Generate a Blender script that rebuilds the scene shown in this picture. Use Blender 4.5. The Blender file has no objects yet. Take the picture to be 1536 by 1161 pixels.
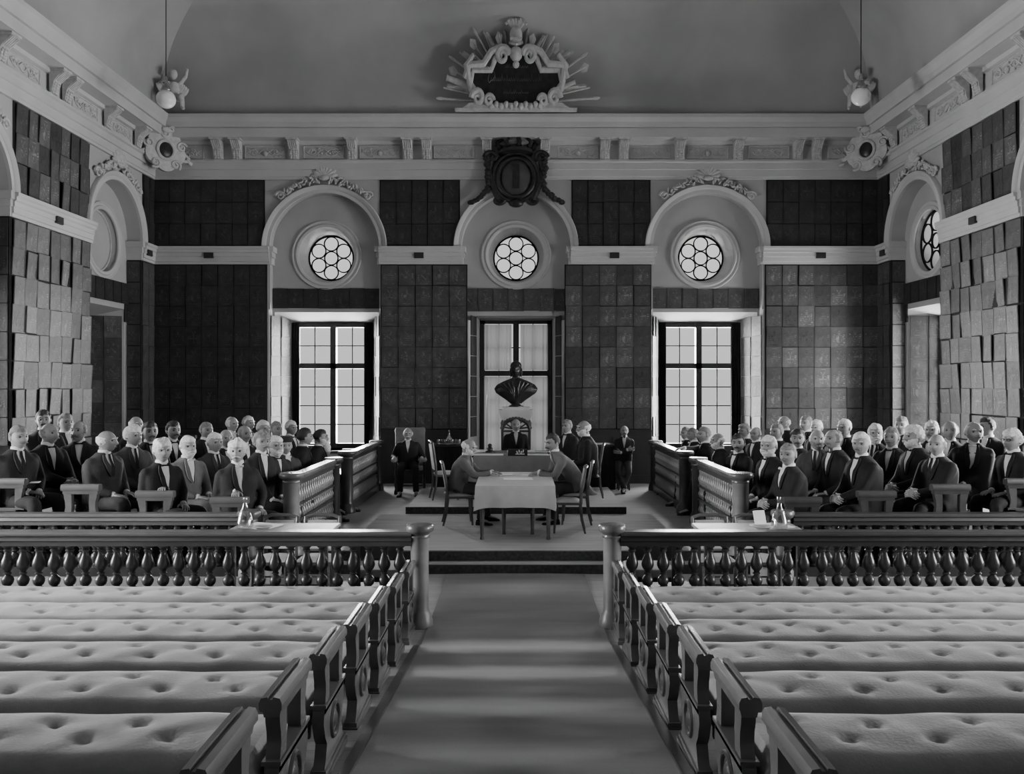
import bpy, bmesh, math, random
from mathutils import Vector, Matrix, Euler
random.seed(7)
PI = math.pi
V = Vector
col = bpy.context.scene.collection
EYE, F, CX, CY = 2.1, 1250.0, 774.0, 578.0       # eye height, focal length in px, vanishing point
YB, XW, YR = 17.86, 7.77, -5.0                              # end wall, side walls
def s_at(y): return F / y
# ---------------------------------------------------------------- materials (monochrome)
MATS = {}
def mat(name, v, rough=.6, var=.15, scale=6.0, bump=0.0, bscale=None, metal=0.0, spec=.4, stretch=None, rnd=0.0, detail=4, sheen=0.0):
    if name in MATS: return MATS[name]
    m = bpy.data.materials.new(name); m.use_nodes = True
    nt = m.node_tree; N, L = nt.nodes, nt.links
    b = N['Principled BSDF']
    b.inputs['Roughness'].default_value = rough; b.inputs['Metallic'].default_value = metal
    b.inputs['Specular IOR Level'].default_value = spec
    if sheen: b.inputs['Sheen Weight'].default_value = sheen
    tc = N.new('ShaderNodeTexCoord'); mp = N.new('ShaderNodeMapping'); L.new(tc.outputs['Object'], mp.inputs['Vector'])
    if stretch: mp.inputs['Scale'].default_value = stretch
    no = N.new('ShaderNodeTexNoise'); no.inputs['Scale'].default_value = scale; no.inputs['Detail'].default_value = detail
    L.new(mp.outputs[0], no.inputs['Vector'])
    mr = N.new('ShaderNodeMapRange'); L.new(no.outputs['Fac'], mr.inputs[0])
    mr.inputs[1].default_value = .3; mr.inputs[2].default_value = .7
    mr.inputs[3].default_value = v * (1 - var); mr.inputs[4].default_value = v * (1 + var)
    out = mr.outputs[0]
    if rnd:
        oi = N.new('ShaderNodeObjectInfo'); r2 = N.new('ShaderNodeMapRange'); L.new(oi.outputs['Random'], r2.inputs[0])
        r2.inputs[3].default_value = 1 - rnd; r2.inputs[4].default_value = 1 + rnd
        mu = N.new('ShaderNodeMath'); mu.operation = 'MULTIPLY'; L.new(out, mu.inputs[0]); L.new(r2.outputs[0], mu.inputs[1]); out = mu.outputs[0]
    cb = N.new('ShaderNodeCombineColor')
    for i in range(3): L.new(out, cb.inputs[i])
    L.new(cb.outputs[0], b.inputs['Base Color'])
    if bump:
        n2 = N.new('ShaderNodeTexNoise'); n2.inputs['Scale'].default_value = bscale or scale * 6; n2.inputs['Detail'].default_value = 5
        L.new(mp.outputs[0], n2.inputs['Vector'])
        bp = N.new('ShaderNodeBump'); bp.inputs['Strength'].default_value = bump; bp.inputs['Distance'].default_value = .02
        L.new(n2.outputs['Fac'], bp.inputs['Height']); L.new(bp.outputs[0], b.inputs['Normal'])
    MATS[name] = m
    return m
def glass_mat(name, tint=.95, refl=.08, milky=0.0):
    m = bpy.data.materials.new(name); m.use_nodes = True
    nt = m.node_tree; N, L = nt.nodes, nt.links
    N.remove(N['Principled BSDF']); o = N['Material Output']
    tr = N.new('ShaderNodeBsdfTransparent'); tr.inputs[0].default_value = (tint,) * 3 + (1,)
    gl = N.new('ShaderNodeBsdfGlossy'); gl.inputs['Roughness'].default_value = .05; gl.inputs[0].default_value = (.9,) * 3 + (1,)
    mx = N.new('ShaderNodeMixShader'); mx.inputs[0].default_value = refl
    L.new(tr.outputs[0], mx.inputs[1]); L.new(gl.outputs[0], mx.inputs[2])
    out = mx
    if milky:
        df = N.new('ShaderNodeBsdfTranslucent'); df.inputs[0].default_value = (.9,) * 3 + (1,)
        m2 = N.new('ShaderNodeMixShader'); m2.inputs[0].default_value = milky
        L.new(mx.outputs[0], m2.inputs[1]); L.new(df.outputs[0], m2.inputs[2]); out = m2
    L.new(out.outputs[0], o.inputs[0]); MATS[name] = m
    return m
def plank_mat(name, v, w, l, rough=.45):
    m = bpy.data.materials.new(name); m.use_nodes = True
    nt = m.node_tree; N, L = nt.nodes, nt.links; b = N['Principled BSDF']
    b.inputs['Roughness'].default_value = rough; b.inputs['Specular IOR Level'].default_value = .35
    tc = N.new('ShaderNodeTexCoord'); br = N.new('ShaderNodeTexBrick'); L.new(tc.outputs['Object'], br.inputs['Vector'])
    br.inputs['Scale'].default_value = 1; br.inputs['Brick Width'].default_value = l; br.inputs['Row Height'].default_value = w
    br.inputs['Mortar Size'].default_value = .004; br.inputs['Mortar Smooth'].default_value = .3
    br.inputs['Color1'].default_value = (v * .9,) * 3 + (1,); br.inputs['Color2'].default_value = (v * 1.1,) * 3 + (1,)
    br.inputs['Mortar'].default_value = (v * .6,) * 3 + (1,)
    no = N.new('ShaderNodeTexNoise'); no.inputs['Scale'].default_value = 3; mp = N.new('ShaderNodeMapping')
    mp.inputs['Scale'].default_value = (1, 8, 1); L.new(tc.outputs['Object'], mp.inputs[0]); L.new(mp.outputs[0], no.inputs['Vector'])
    mr = N.new('ShaderNodeMapRange'); L.new(no.outputs['Fac'], mr.inputs[0]); mr.inputs[3].default_value = .75; mr.inputs[4].default_value = 1.25
    mx = N.new('ShaderNodeMixRGB'); mx.blend_type = 'MULTIPLY'; mx.inputs[0].default_value = 1
    L.new(br.outputs[0], mx.inputs[1]); L.new(mr.outputs[0], mx.inputs[2]); L.new(mx.outputs[0], b.inputs['Base Color'])
    MATS[name] = m
    return m
PLASTER = mat('plaster', .46, .8, .07, 1.5, .1, 30)
TYMP = mat('plaster_niche', .38, .85, .07, 1.5, .1, 30)
CEIL = mat('plaster_vault', .36, .9, .16, .55, .05, 20)
STUCCO = mat('stucco', .46, .75, .15, 12)
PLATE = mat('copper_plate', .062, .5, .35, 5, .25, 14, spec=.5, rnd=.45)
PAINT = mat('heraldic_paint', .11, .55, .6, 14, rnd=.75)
PLATEB = mat('copper_plate_lit', .115, .55, .3, 5, .3, 14, spec=.4, rnd=.35)  # paler copy of the plate; light on the side walls is in the colour
PAINTB = mat('heraldic_paint_lit', .16, .55, .5, 14, rnd=.5)
PLATED = mat('copper_plate_shaded', .026, .55, .35, 5, .25, 14, spec=.4)  # darker copy of the plate; shade on end wall and jambs painted in
PAINTD = mat('heraldic_paint_shaded', .042, .55, .6, 9)
GAP = mat('wall_behind_plates', .02, .9)  # near-black sheet colour, painted shade between the plates
DADO = mat('dado_wood', .028, .5, .3, 3, .1, stretch=(1, 1, .2))
WOOD = mat('bench_wood', .1, .27, .3, 5, .06, 40, stretch=(1, .3, 1), spec=.5)
WOODD = mat('dark_wood', .042, .33, .3, 5, .06, 40, spec=.5)
RAILW = mat('rail_wood', .11, .3, .25, 5, .05, 40, stretch=(.3, 1, 1), spec=.6)
RAILK = mat('rail_wood_dark', .05, .3, .25, 5, .05, 40, stretch=(.3, 1, 1), spec=.6)
WOODM = mat('oak_rail', .19, .36, .25, 5, .05, 40, stretch=(.3, 1, 1), spec=.5)
WOODL = mat('pale_wood', .3, .45, .2, 5)
VELVET = mat('bench_velvet', .235, .85, .12, 7, .15, 60, sheen=.25)
VELVETD = mat('bench_velvet_side', .3, .85, .12, 7, .15, 60, sheen=.2)
CARPET = mat('aisle_carpet', .175, .95, .13, 2.2, .5, 160, stretch=(.45, 3.0, 1), sheen=.15)
CARPETD = mat('riser_carpet', .035, .95, .5, 22, .3, 120)
MATTING = mat('floor_matting', .36, .85, .14, 2.5, .3, 120, stretch=(.5, 3, 1))
FLOOR = plank_mat('floor_boards', .32, .16, 3.2)
CLOTH = mat('pale_table_cloth', .45, .9, .06, 8, .2, 120)
CLOTHM = mat('green_table_cloth', .2, .92, .1, 8, .2, 120)
CLOTHD = mat('dark_table_cloth', .022, .9, .2, 8, .2, 120)
PAPER = mat('paper', .72, .8, .05)
SKIN = mat('skin', .235, .5, .1, 18, .05, 80, rnd=.12)
SHIRT = mat('shirt', .62, .7, .05)
EYEM = mat('eye', .035, .35)
LIPM = mat('lip', .12, .5)
BLACK = mat('coat_black', .010, .75, .25, 10, .15, 90, spec=.25)
COATD = mat('coat_dark', .017, .8, .25, 10, .2, 90, spec=.25)
COATG = mat('coat_charcoal', .045, .85, .2, 10, .2, 90, spec=.2)
COATL = mat('coat_grey', .12, .88, .15, 10, .2, 90, spec=.2)
SHOE = mat('shoe_leather', .012, .25, .2)
HW = mat('hair_white', .6, .7, .25, 40, .5, 90)
HG = mat('hair_grey', .17, .7, .3, 40, .5, 90)
HD = mat('hair_dark', .025, .6, .3, 40, .5, 90)
BRONZE = mat('dark_bronze', .03, .35, .3, 9, .1, metal=.3)
IRON = mat('iron', .012, .9, spec=.08)
MARBLE = mat('white_marble', .55, .5, .12, 4)
CURT = mat('dark_curtain', .018, .9, .3, 5)
def sheer_mat(name, v):
    m = glass_mat(name, .12, .02, .6); return m
SHEER = sheer_mat('window_blind', .5)
LETT = mat('faded_gilt_letter', .1, .5)
SHEER_ = mat('window_blind_opaque', .26, .9, .1, 30, .2, 60)
BRASS = mat('brass', .35, .25, .2, metal=.8)
UPH = mat('pale_upholstery', .42, .8, .1, 10, .1)
GLASS = glass_mat('window_glass', .92, .05)
GLASSB = glass_mat('bottle_glass', .95, .13)
OPAL = mat('opal_glass', .75, .18, .05, spec=.6)
# ---------------------------------------------------------------- mesh builder
class MB:
    def __init__(s): s.v = []; s.f = []; s.m = []
    def add(s, vs, fs, mi=0):
        o = len(s.v); s.v += [V(p) for p in vs]
        for f in fs: s.f.append([i + o for i in f]); s.m.append(mi)
        return s
    def box(s, c, d, rot=None, mi=0, top=None):
        x, y, z = d[0] / 2, d[1] / 2, d[2] / 2; t = top or (1, 1)
        p = [(-x, -y, -z), (x, -y, -z), (x, y, -z), (-x, y, -z), (-x * t[0], -y * t[1], z), (x * t[0], -y * t[1], z), (x * t[0], y * t[1], z), (-x * t[0], y * t[1], z)]
        if rot is not None:
            R = rot.to_matrix() if isinstance(rot, Euler) else rot
            p = [R @ V(q) for q in p]
        return s.add([V(q) + V(c) for q in p], [(0, 3, 2, 1), (4, 5, 6, 7), (0, 1, 5, 4), (1, 2, 6, 5), (2, 3, 7, 6), (3, 0, 4, 7)], mi)
    def span(s, a, b, mi=0):
        return s.box([(a[i] + b[i]) / 2 for i in range(3)], [abs(b[i] - a[i]) for i in range(3)], None, mi)
    def prism(s, poly, axis, a, b, mi=0):
        """poly: 2-D outline; axis the extrusion axis 'x','y','z' from a to b"""
        def P(q, t): return (t, q[0], q[1]) if axis == 'x' else ((q[0], t, q[1]) if axis == 'y' else (q[0], q[1], t))
        n = len(poly)
        vs = [P(q, a) for q in poly] + [P(q, b) for q in poly]
        fs = [list(range(n))[::-1], list(range(n, 2 * n))] + [(i, (i + 1) % n, n + (i + 1) % n, n + i) for i in range(n)]
        return s.add(vs, fs, mi)
    def lathe(s, prof, c=(0, 0, 0), n=16, mi=0, R=None, cap=True):
        vs = []
        for r, z in prof:
            for k in range(n):
                a = 2 * PI * k / n; p = V((r * math.cos(a), r * math.sin(a), z))
                vs.append((R @ p if R else p) + V(c))
        fs = [(i * n + k, i * n + (k + 1) % n, (i + 1) * n + (k + 1) % n, (i + 1) * n + k) for i in range(len(prof) - 1) for k in range(n)]
        if cap: fs += [list(range(n))[::-1], list(range((len(prof) - 1) * n, len(prof) * n))]
        return s.add(vs, fs, mi)
    def tube(s, pts, rad, n=8, mi=0, flat=1.0):
        pts = [V(p) for p in pts]; m = len(pts)
        rad = [rad] * m if not hasattr(rad, '__len__') else rad
        vs = []; prev = None
        for i, p in enumerate(pts):
            t = (pts[min(i + 1, m - 1)] - pts[max(i - 1, 0)])
            t = t.normalized() if t.length > 1e-9 else V((0, 0, 1))
            if prev is None: u = t.orthogonal().normalized()
            else:
                u = prev - t * prev.dot(t); u = u.normalized() if u.length > 1e-6 else t.orthogonal().normalized()
            prev = u; w = t.cross(u)
            for k in range(n):
                a = 2 * PI * k / n; vs.append(p + (u * math.cos(a) + w * math.sin(a) * flat) * rad[i])
        fs = [(i * n + k, i * n + (k + 1) % n, (i + 1) * n + (k + 1) % n, (i + 1) * n + k) for i in range(m - 1) for k in range(n)]
        fs += [list(range(n))[::-1], list(range((m - 1) * n, m * n))]
        return s.add(vs, fs, mi)
    def ball(s, c, r, n=10, mi=0, R=None):
        r = (r, r, r) if not hasattr(r, '__len__') else r
        m = max(5, n // 2 + 1); vs = [(0, 0, -1)]; 
        for i in range(1, m):
            t = -PI / 2 + PI * i / m
            for k in range(n): vs.append((math.cos(t) * math.cos(2 * PI * k / n), math.cos(t) * math.sin(2 * PI * k / n), math.sin(t)))
        vs.append((0, 0, 1)); L = len(vs) - 1
        fs = [(0, 1 + (k + 1) % n, 1 + k) for k in range(n)]
        for i in range(m - 2):
            for k in range(n): fs.append((1 + i * n + k, 1 + i * n + (k + 1) % n, 1 + (i + 1) * n + (k + 1) % n, 1 + (i + 1) * n + k))
        fs += [(L, 1 + (m - 2) * n + k, 1 + (m - 2) * n + (k + 1) % n) for k in range(n)]
        out = []
        for p in vs:
            q = V((p[0] * r[0], p[1] * r[1], p[2] * r[2])); q = R @ q if R else q; out.append(q + V(c))
        return s.add(out, fs, mi)
    def grid(s, rows, closed=False, mi=0):
        n = len(rows[0]); vs = [p for r in rows for p in r]
        fs = [(i * n + k, i * n + (k + 1) % n, (i + 1) * n + (k + 1) % n, (i + 1) * n + k) for i in range(len(rows) - 1) for k in range(n if closed else n - 1)]
        return s.add(vs, fs, mi)
    def loft(s, rows, mi=0):
        n = len(rows[0]); o = len(s.v); s.grid(rows, True, mi)
        s.f.append([o + i for i in range(n)][::-1]); s.m.append(mi)
        s.f.append([o + (len(rows) - 1) * n + i for i in range(n)]); s.m.append(mi)
        return s
    def merge(s, o, M=None, mi=None):
        b = len(s.v); s.v += [(M @ p if M else p.copy()) for p in o.v]
        s.f += [[i + b for i in f] for f in o.f]; s.m += [mi if mi is not None else q for q in o.m]
        return s
    def mesh(s, name, mats, smooth=True, bevel=0.0, normals=True, M=None):
        me = bpy.data.meshes.new(name); bm = bmesh.new()
        vs = [bm.verts.new(M @ p if M else p) for p in s.v]
        for f, mi in zip(s.f, s.m):
            try: q = bm.faces.new([vs[i] for i in f]); q.material_index = mi; q.smooth = smooth
            except ValueError: pass
        if normals: bmesh.ops.recalc_face_normals(bm, faces=bm.faces[:])
        if bevel:
            es = [e for e in bm.edges if len(e.link_faces) == 2 and e.calc_face_angle(0) > .5]
            bmesh.ops.bevel(bm, geom=es, offset=bevel, segments=2, profile=.6, affect='EDGES', clamp_overlap=True)
        bm.to_mesh(me); bm.free()
        for m in (mats if isinstance(mats, (list, tuple)) else [mats]): me.materials.append(m)
        if smooth == 'auto' or smooth is True:
            me.set_sharp_from_angle(angle=.7)
        return me
    def build(s, name, mats, parent=None, loc=None, rz=None, **k):
        return obj(name, s.mesh(name, mats, **k), parent, loc, rz)
def obj(name, me, parent=None, loc=None, rz=None):
    o = bpy.data.objects.new(name, me); col.objects.link(o)
    if parent is not None: o.parent = parent
    if loc is not None: o.location = loc
    if rz is not None: o.rotation_euler = rz if hasattr(rz, '__len__') else (0, 0, rz)
    return o
def tag(o, label, cat, group=None):
    o['label'] = label; o['category'] = cat
    if group: o['group'] = group
    return o
def thing(name, label, cat, loc=(0, 0, 0), rz=0, group=None):
    return tag(obj(name, None, None, loc, rz), label, cat, group)
def struct(o): o['kind'] = 'structure'; return o
def copy_tree(o, parent=None, kids=None):
    c = o.copy(); col.objects.link(c)
    c.parent = parent
    for ch in KIDS.get(o.name, []): copy_tree(ch, c)
    return c
KIDS = {}
def index_kids():
    KIDS.clear()
    for o in bpy.data.objects:
        if o.parent: KIDS.setdefault(o.parent.name, []).append(o)
BAKE = []                                          # (object, temporary modifiers applied in one go)
def bake_all(kill=()):
    dg = bpy.context.evaluated_depsgraph_get(); dg.update()
    new = [(o, bpy.data.meshes.new_from_object(o.evaluated_get(dg))) for o in BAKE]
    for o, me in new:
        old = o.data; nm = old.name; o.modifiers.clear(); o.data = me
        bpy.data.meshes.remove(old); me.name = nm
        me.polygons.foreach_set('use_smooth', [True] * len(me.polygons))
    for o in kill: bpy.data.objects.remove(o)
    BAKE.clear()
def remesh(o, vox, smooth=2, dec=0.0):
    m = o.modifiers.new('r', 'REMESH'); m.mode = 'VOXEL'; m.voxel_size = vox; m.use_smooth_shade = True
    if smooth: m = o.modifiers.new('s', 'SMOOTH'); m.iterations = smooth; m.factor = .5
    if dec: m = o.modifiers.new('d', 'DECIMATE'); m.ratio = dec
    BAKE.append(o)
def spiral(c, r0, turns, u, w, n=26, start=0.0, shrink=.85):
    return [V(c) + (V(u) * math.cos(start + 2 * PI * turns * t / n) + V(w) * math.sin(start + 2 * PI * turns * t / n)) * r0 * (1 - shrink * t / n) for t in range(n + 1)]
SKY, PW_END, PW_SIDE, EXPO = 1.0, 1500, 1350, 0.03
# ---------------------------------------------------------------- room shell
# wall frame: u along the wall, v into the wall, z up
WALLM = {'back': lambda u, v, z: V((u, YB + v, z)), 'left': lambda u, v, z: V((-XW - v, u, z)), 'right': lambda u, v, z: V((XW + v, u, z))}
MATW = {'back': Matrix(((1, 0, 0, 0), (0, 1, 0, YB), (0, 0, 1, 0), (0, 0, 0, 1))),
        'left': Matrix(((0, -1, 0, -XW), (1, 0, 0, 0), (0, 0, 1, 0), (0, 0, 0, 1))),
        'right': Matrix(((0, 1, 0, XW), (1, 0, 0, 0), (0, 0, 1, 0), (0, 0, 0, 1)))}
ZS = 5.05                                        # springing of the arches
BAYS = {'back': [(-4.1, 1.17), (0.0, 1.17), (4.1, 1.17)], 'left': [(16.22, 1.03), (11.74, 1.03), (7.26, 1.03), (2.78, 1.03), (-1.7, 1.03)], 'right': [(16.22, 1.03), (11.74, 1.03), (7.26, 1.03), (2.78, 1.03), (-1.7, 1.03)]}
def emb(wall, i):
    """front half width, back half width, sill, front head, back head of the splayed lower window"""
    if wall == 'back' and i == 1: return 1.02, .80, .02, 3.62, 3.58
    if wall == 'back': return 1.2, .88, .7, 3.76, 3.5
    return 1.0, .72, .7, 3.76, 3.5
CUT = []
def arch_poly(c, hw, z0, n=28):
    return [(c - hw, z0), (c + hw, z0)] + [(c + hw * math.cos(PI * k / n), ZS + hw * math.sin(PI * k / n)) for k in range(n + 1)]
for wall in ('back', 'left', 'right'):
    M = MATW[wall]
    a, b = (-XW - 1.2, XW + 1.2) if wall == 'back' else (YR - .3, YB + 1.2)
    w = MB().span((a, 0, -1.2), (b, 1.2, 10.5)).build('wall_' + wall, TYMP, M=M, smooth=False); struct(w)
    for i, (c, hw) in enumerate(BAYS[wall]):
        f, g, z0, zf, zb = emb(wall, i); blind = wall == 'left' and i == 0
        cs = [MB().prism(arch_poly(c, hw, 3.5 if wall == 'back' else .7), 'y', -.1, .28 if wall != 'back' else .2)]
        e = MB(); q = []
        for hwid, v, zt in ((f + (f - g) * .1, -.1, zf), (g, .92, zb)): q += [(c - hwid, v, z0), (c + hwid, v, z0), (c + hwid, v, zt), (c - hwid, v, zt)]
        e.add(q, [(3, 2, 1, 0), (4, 5, 6, 7), (0, 1, 5, 4), (1, 2, 6, 5), (2, 3, 7, 6), (3, 0, 4, 7)]); cs.append(e)
        Rx = Matrix.Rotation(-PI / 2, 3, 'X')
        cs.append(MB().lathe(([(.64, .1), (.5, .66), (.9, 1.4)] if not blind else [(.64, .1), (.5, .66), (.49, .68)]) if wall == 'back' else ([(.66, .1), (.6, .42), (.9, 1.4)] if not blind else [(.66, .1), (.6, .42), (.59, .44)]), (c, 0, 4.92), 48, R=Rx))
        if not blind: cs.append(MB().span((c - g + .02, .8, z0 + .03), (c + g - .02, 1.4, zb - .02)))
        for k, cm in enumerate(cs):
            co = cm.build('cutter', TYMP, M=M, smooth=False); CUT.append(co)
            m = w.modifiers.new('b', 'BOOLEAN'); m.operation = 'DIFFERENCE'; m.object = co; m.solver = 'EXACT'
    BAKE.append(w)
struct(MB().span((-XW - 1.2, YR - .6, -1.2), (XW + 1.2, YR - .3, 10.2)).build('wall_front', DADO, smooth=False))  # unseen rear wall, added dark to cut the front fill
WALLS = [o for o in bpy.data.objects if o.name.startswith('wall_')]
bake_all(CUT)
for w in WALLS:
    w.data.polygons.foreach_set('use_smooth', [False] * len(w.data.polygons))
# floors
RS = .1025                                       # rake of the public benches
def rake(y): return -.22 + max(0, 7.45 - y) * RS
fl = MB().span((-XW - .1, 7.45, -1.2), (XW + .1, 10.54, -.22)).span((-XW - .1, 10.54, -1.2), (XW + .1, YB + .1, 0)).span((-XW - .1, 9.1, -1.2), (-2.88, 10.54, 0)).span((2.88, 9.1, -1.2), (XW + .1, 10.54, 0))
fl.add([(-XW - .1, YR, rake(YR)), (XW + .1, YR, rake(YR)), (XW + .1, 7.45, -.22), (-XW - .1, 7.45, -.22)], [(0, 1, 2, 3)])
struct(fl.build('floor', FLOOR, smooth=False, normals=False))
TIER = [0, .08, .16, .23, .3]
ROWX = [3.25 + .84 * k for k in range(5)]
t_i = 1
for sg in (-1, 1):
    for k in range(1, 5):
        t_i += 1
        a = ROWX[k] - .36; b = ROWX[k] + .48 if k < 4 else XW
        struct(MB().span((sg * a, 9.35, .0), (sg * b, 17.6, TIER[k])).build('floor_%d' % t_i, FLOOR, smooth=False))
# step edges and matting
st = thing('platform_step', 'two carpeted steps with dark patterned risers leading up to the platform', 'step')
MB().span((-2.86, 10.5, -.11), (2.86, 10.56, .006)).build('riser', CARPETD, st, smooth=False)
MB().span((-2.86, 10.28, -.215), (2.86, 10.54, -.115)).build('tread', MATTING, st, smooth=False)
MB().span((-2.86, 10.24, -.219), (2.86, 10.285, -.112)).build('riser', CARPETD, st, smooth=False)
mt = MB(); mt.span((-2.2, 10.57, .001), (2.2, 13.55, .008)); tag(mt.build('floor_matting', MATTING, smooth=False), 'grey woven matting spread over the platform under the writing table', 'carpet')
ct = MB(); n = 40; rows = []
for j in range(n + 1):
    y = -1.2 + (10.2 + 1.2) * j / n
    rows.append([(x, y, rake(y) + .012 + (.006 if abs(x) < .8 else 0)) for x in (-.84, -.82, -.4, 0, .4, .82, .84)])
ct.grid(rows); tag(ct.build('aisle_carpet', CARPET), 'long worn grey carpet running down the central aisle', 'carpet')
for sg in (-1, 1):
    ed = MB(); ed.grid([[(sg * x, y, rake(y) + z) for x, z in ((.84, 0), (.84, .03), (.9, .03), (.9, 0))] for y in (-1.2, 7.3)])
    struct(ed.build('trim_%d' % (40 + (sg > 0)), WOODD, smooth=False))
# dais
da = thing('dais', 'low carpeted dais carrying the presiding table and the clerks', 'platform', (0, 14.9, 0))
MB().span((-1.79, -1.3, 0), (1.79, 1.35, .113)).build('deck', MATTING, da, smooth=False)
MB().span((-1.8, -1.315, 0), (1.8, -1.29, .115)).build('riser', CARPETD, da, smooth=False)
# ceiling: coved vault
def ring(i, z): return [(-XW + i, YR, z), (-XW + i, YB - i, z), (XW - i, YB - i, z), (XW - i, YR, z)]
def cr(P, n=6):
    out = []
    for i in range(len(P) - 1):
        p0, p1, p2, p3 = P[max(i - 1, 0)], P[i], P[i + 1], P[min(i + 2, len(P) - 1)]
        for j in range(n):
            t = j / n; out.append(tuple(.5 * (2 * p1[d] + (p2[d] - p0[d]) * t + (2 * p0[d] - 5 * p1[d] + 4 * p2[d] - p3[d]) * t * t + (3 * p1[d] - p0[d] - 3 * p2[d] + p3[d]) * t ** 3) for d in (0, 1)))
    return out + [P[-1]]
prof = [(0, 7.7)] + cr([(.3, 7.7), (.34, 8.2), (.42, 8.6), (.56, 8.95), (.85, 9.3), (1.4, 9.7), (2.2, 10.02), (3.2, 10.22), (4.2, 10.3)])
cm = MB(); cm.grid([ring(i, z) for i, z in prof])
cm.add(ring(4.2, 10.3), [(0, 1, 2, 3)])
ce = cm.build('ceiling', CEIL, normals=False); struct(ce)
# entablature swept round the three walls
def sweep(prof, name, mtl, close=True):
    m = MB(); m.grid([ring(d, z) for d, z in prof]); o = m.build(name, mtl, smooth=False); return struct(o)
sweep([(-.02, 6.5), (.05, 6.5), (.05, 6.55), (.07, 6.56), (.07, 6.7), (.1, 6.71), (.1, 6.84), (.14, 6.86), (.14, 6.9), (.06, 6.91), (.06, 7.22), (.12, 7.24), (.14, 7.3), (.40, 7.31), (.42, 7.3), (.43, 7.48), (.41, 7.485), (.41, 7.5), (.45, 7.51), (.47, 7.6), (.53, 7.68), (.54, 7.75), (.2, 7.76)], 'trim_1', PLASTER)
# bead row on the cornice edge
# archivolts, string courses, window rings
tn = [1]
def trim(m, mtl=PLASTER, M=None, **k):
    tn[0] += 1; k.setdefault('smooth', False); return struct(m.build('trim_%d' % tn[0], mtl, M=M, **k))
def string_course(m, u0, u1, v0=0.0, ends=(True, True)):
    P = [(0, 4.69), (.05, 4.69), (.05, 4.74), (.075, 4.75), (.075, 4.84), (.09, 4.85), (.09, 4.92), (.12, 4.94), (.12, 4.99), (.15, 5.01), (.15, 5.06), (0, 5.07)]
    rows = [[(u, v0 - d, z) for d, z in P] for u in (u0, u1)]
    m.grid(rows); n = len(P)
    o = len(m.v) - 2 * n; m.f += [list(range(o, o + n)), list(range(o + n, o + 2 * n))]; m.m += [0, 0]
def arch_band(m, c, r0, r1, v=0.0, n=48, zc=ZS, full=False):
    P = [(r0, .0), (r0, .05), (r0 + (r1 - r0) * .4, .05), (r0 + (r1 - r0) * .5, .07), (r1 - .015, .09), (r1, .07), (r1, 0)]
    N = n if not full else n
    rows = [[(c + r * math.cos(a), v - d, zc + r * math.sin(a)) for r, d in P] for a in ([PI * k / N for k in range(N + 1)] if not full else [2 * PI * k / N for k in range(N + 1)])]
    m.grid(rows)
PIER = {'back': [(-XW + .0, -4.1 - 1.17), (-4.1 + 1.17, -1.17), (1.17, 4.1 - 1.17), (4.1 + 1.17, XW)],
        'left': [(17.25, YB), (12.77, 15.19), (8.29, 10.71), (3.81, 6.23), (-.67, 1.75), (YR, -2.73)]}
PIER['right'] = PIER['left']
for wall in ('back', 'left', 'right'):
    M = MATW[wall]
    for (c, hw) in BAYS[wall]:
        m = MB(); arch_band(m, c, hw, hw + .17); trim(m, M=M, normals=True, smooth=True)
        m = MB()
        dv = .2 if wall == 'back' else .28
        P = [(.6, .0), (.6, .03), (.63, .05), (.66, .05), (.68, .025), (.71, .025), (.725, .04), (.745, .04), (.76, 0)]
        m.grid([[(c + r * math.cos(a), dv - d, 4.92 + r * math.sin(a)) for r, d in P] for a in [2 * PI * k / 56 for k in range(57)]])
        trim(m, M=M, smooth=True)
    for (u0, u1) in PIER[wall]:
        m = MB(); string_course(m, u0, u1)
        dv = .2 if wall == 'back' else .28
        for u, s2 in ((u0, -1), (u1, 1)):            # the moulding returns into the niche
            if abs(abs(u) - XW) < .01 or u in (YB, YR): continue
            for z0, z1, d in ((4.69, 4.84, .04), (4.84, 4.95, .06), (4.95, 5.07, .09)):
                m.span((u, -d, z0), (u + s2 * d, dv, z1))
        trim(m, M=M)
# wall lining behind plates + plaster skin around the panels is the wall itself; added dark linings, gap shade in their colour, sit 1 cm proud
LIN = []
def lining(wall, u0, u1, z0, z1, v=0.0, mtl=GAP):
    m = MB().span((u0, v - .012, z0), (u1, v + .0, z1)); LIN.append(trim(m, mtl, MATW[wall]))
UP = {'back': [(-XW, -5.38), (-2.92, -1.2), (1.19, 2.88), (5.36, XW)], 'left': [(17.32, YB), (12.86, 15.1), (8.38, 10.6)]}
UP['right'] = UP['left']
LO = {'back': [(-XW, -5.33), (-2.9, -1.04), (1.04, 2.9), (5.33, XW)], 'left': [(17.26, YB), (12.78, 15.18), (8.3, 10.7)]}
LO['right'] = LO['left']
for wall in UP:
    for a, b in UP[wall]: lining(wall, a, b, 5.08, 6.5)
    for a, b in LO[wall]: lining(wall, a, b, 1.14 if wall == 'back' else .7, 4.69)
for wall in ('left', 'right'):                       # added dark lining on far jambs and splays, shade in its colour
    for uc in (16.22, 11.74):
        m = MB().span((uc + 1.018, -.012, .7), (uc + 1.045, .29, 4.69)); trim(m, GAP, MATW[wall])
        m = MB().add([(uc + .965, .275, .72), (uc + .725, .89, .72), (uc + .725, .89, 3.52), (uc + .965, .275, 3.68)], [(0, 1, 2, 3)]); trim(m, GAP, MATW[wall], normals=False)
        m = MB().span((uc + .9, .262, 3.4), (uc + 1.03, .282, 4.2)); trim(m, GAP, MATW[wall])
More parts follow.
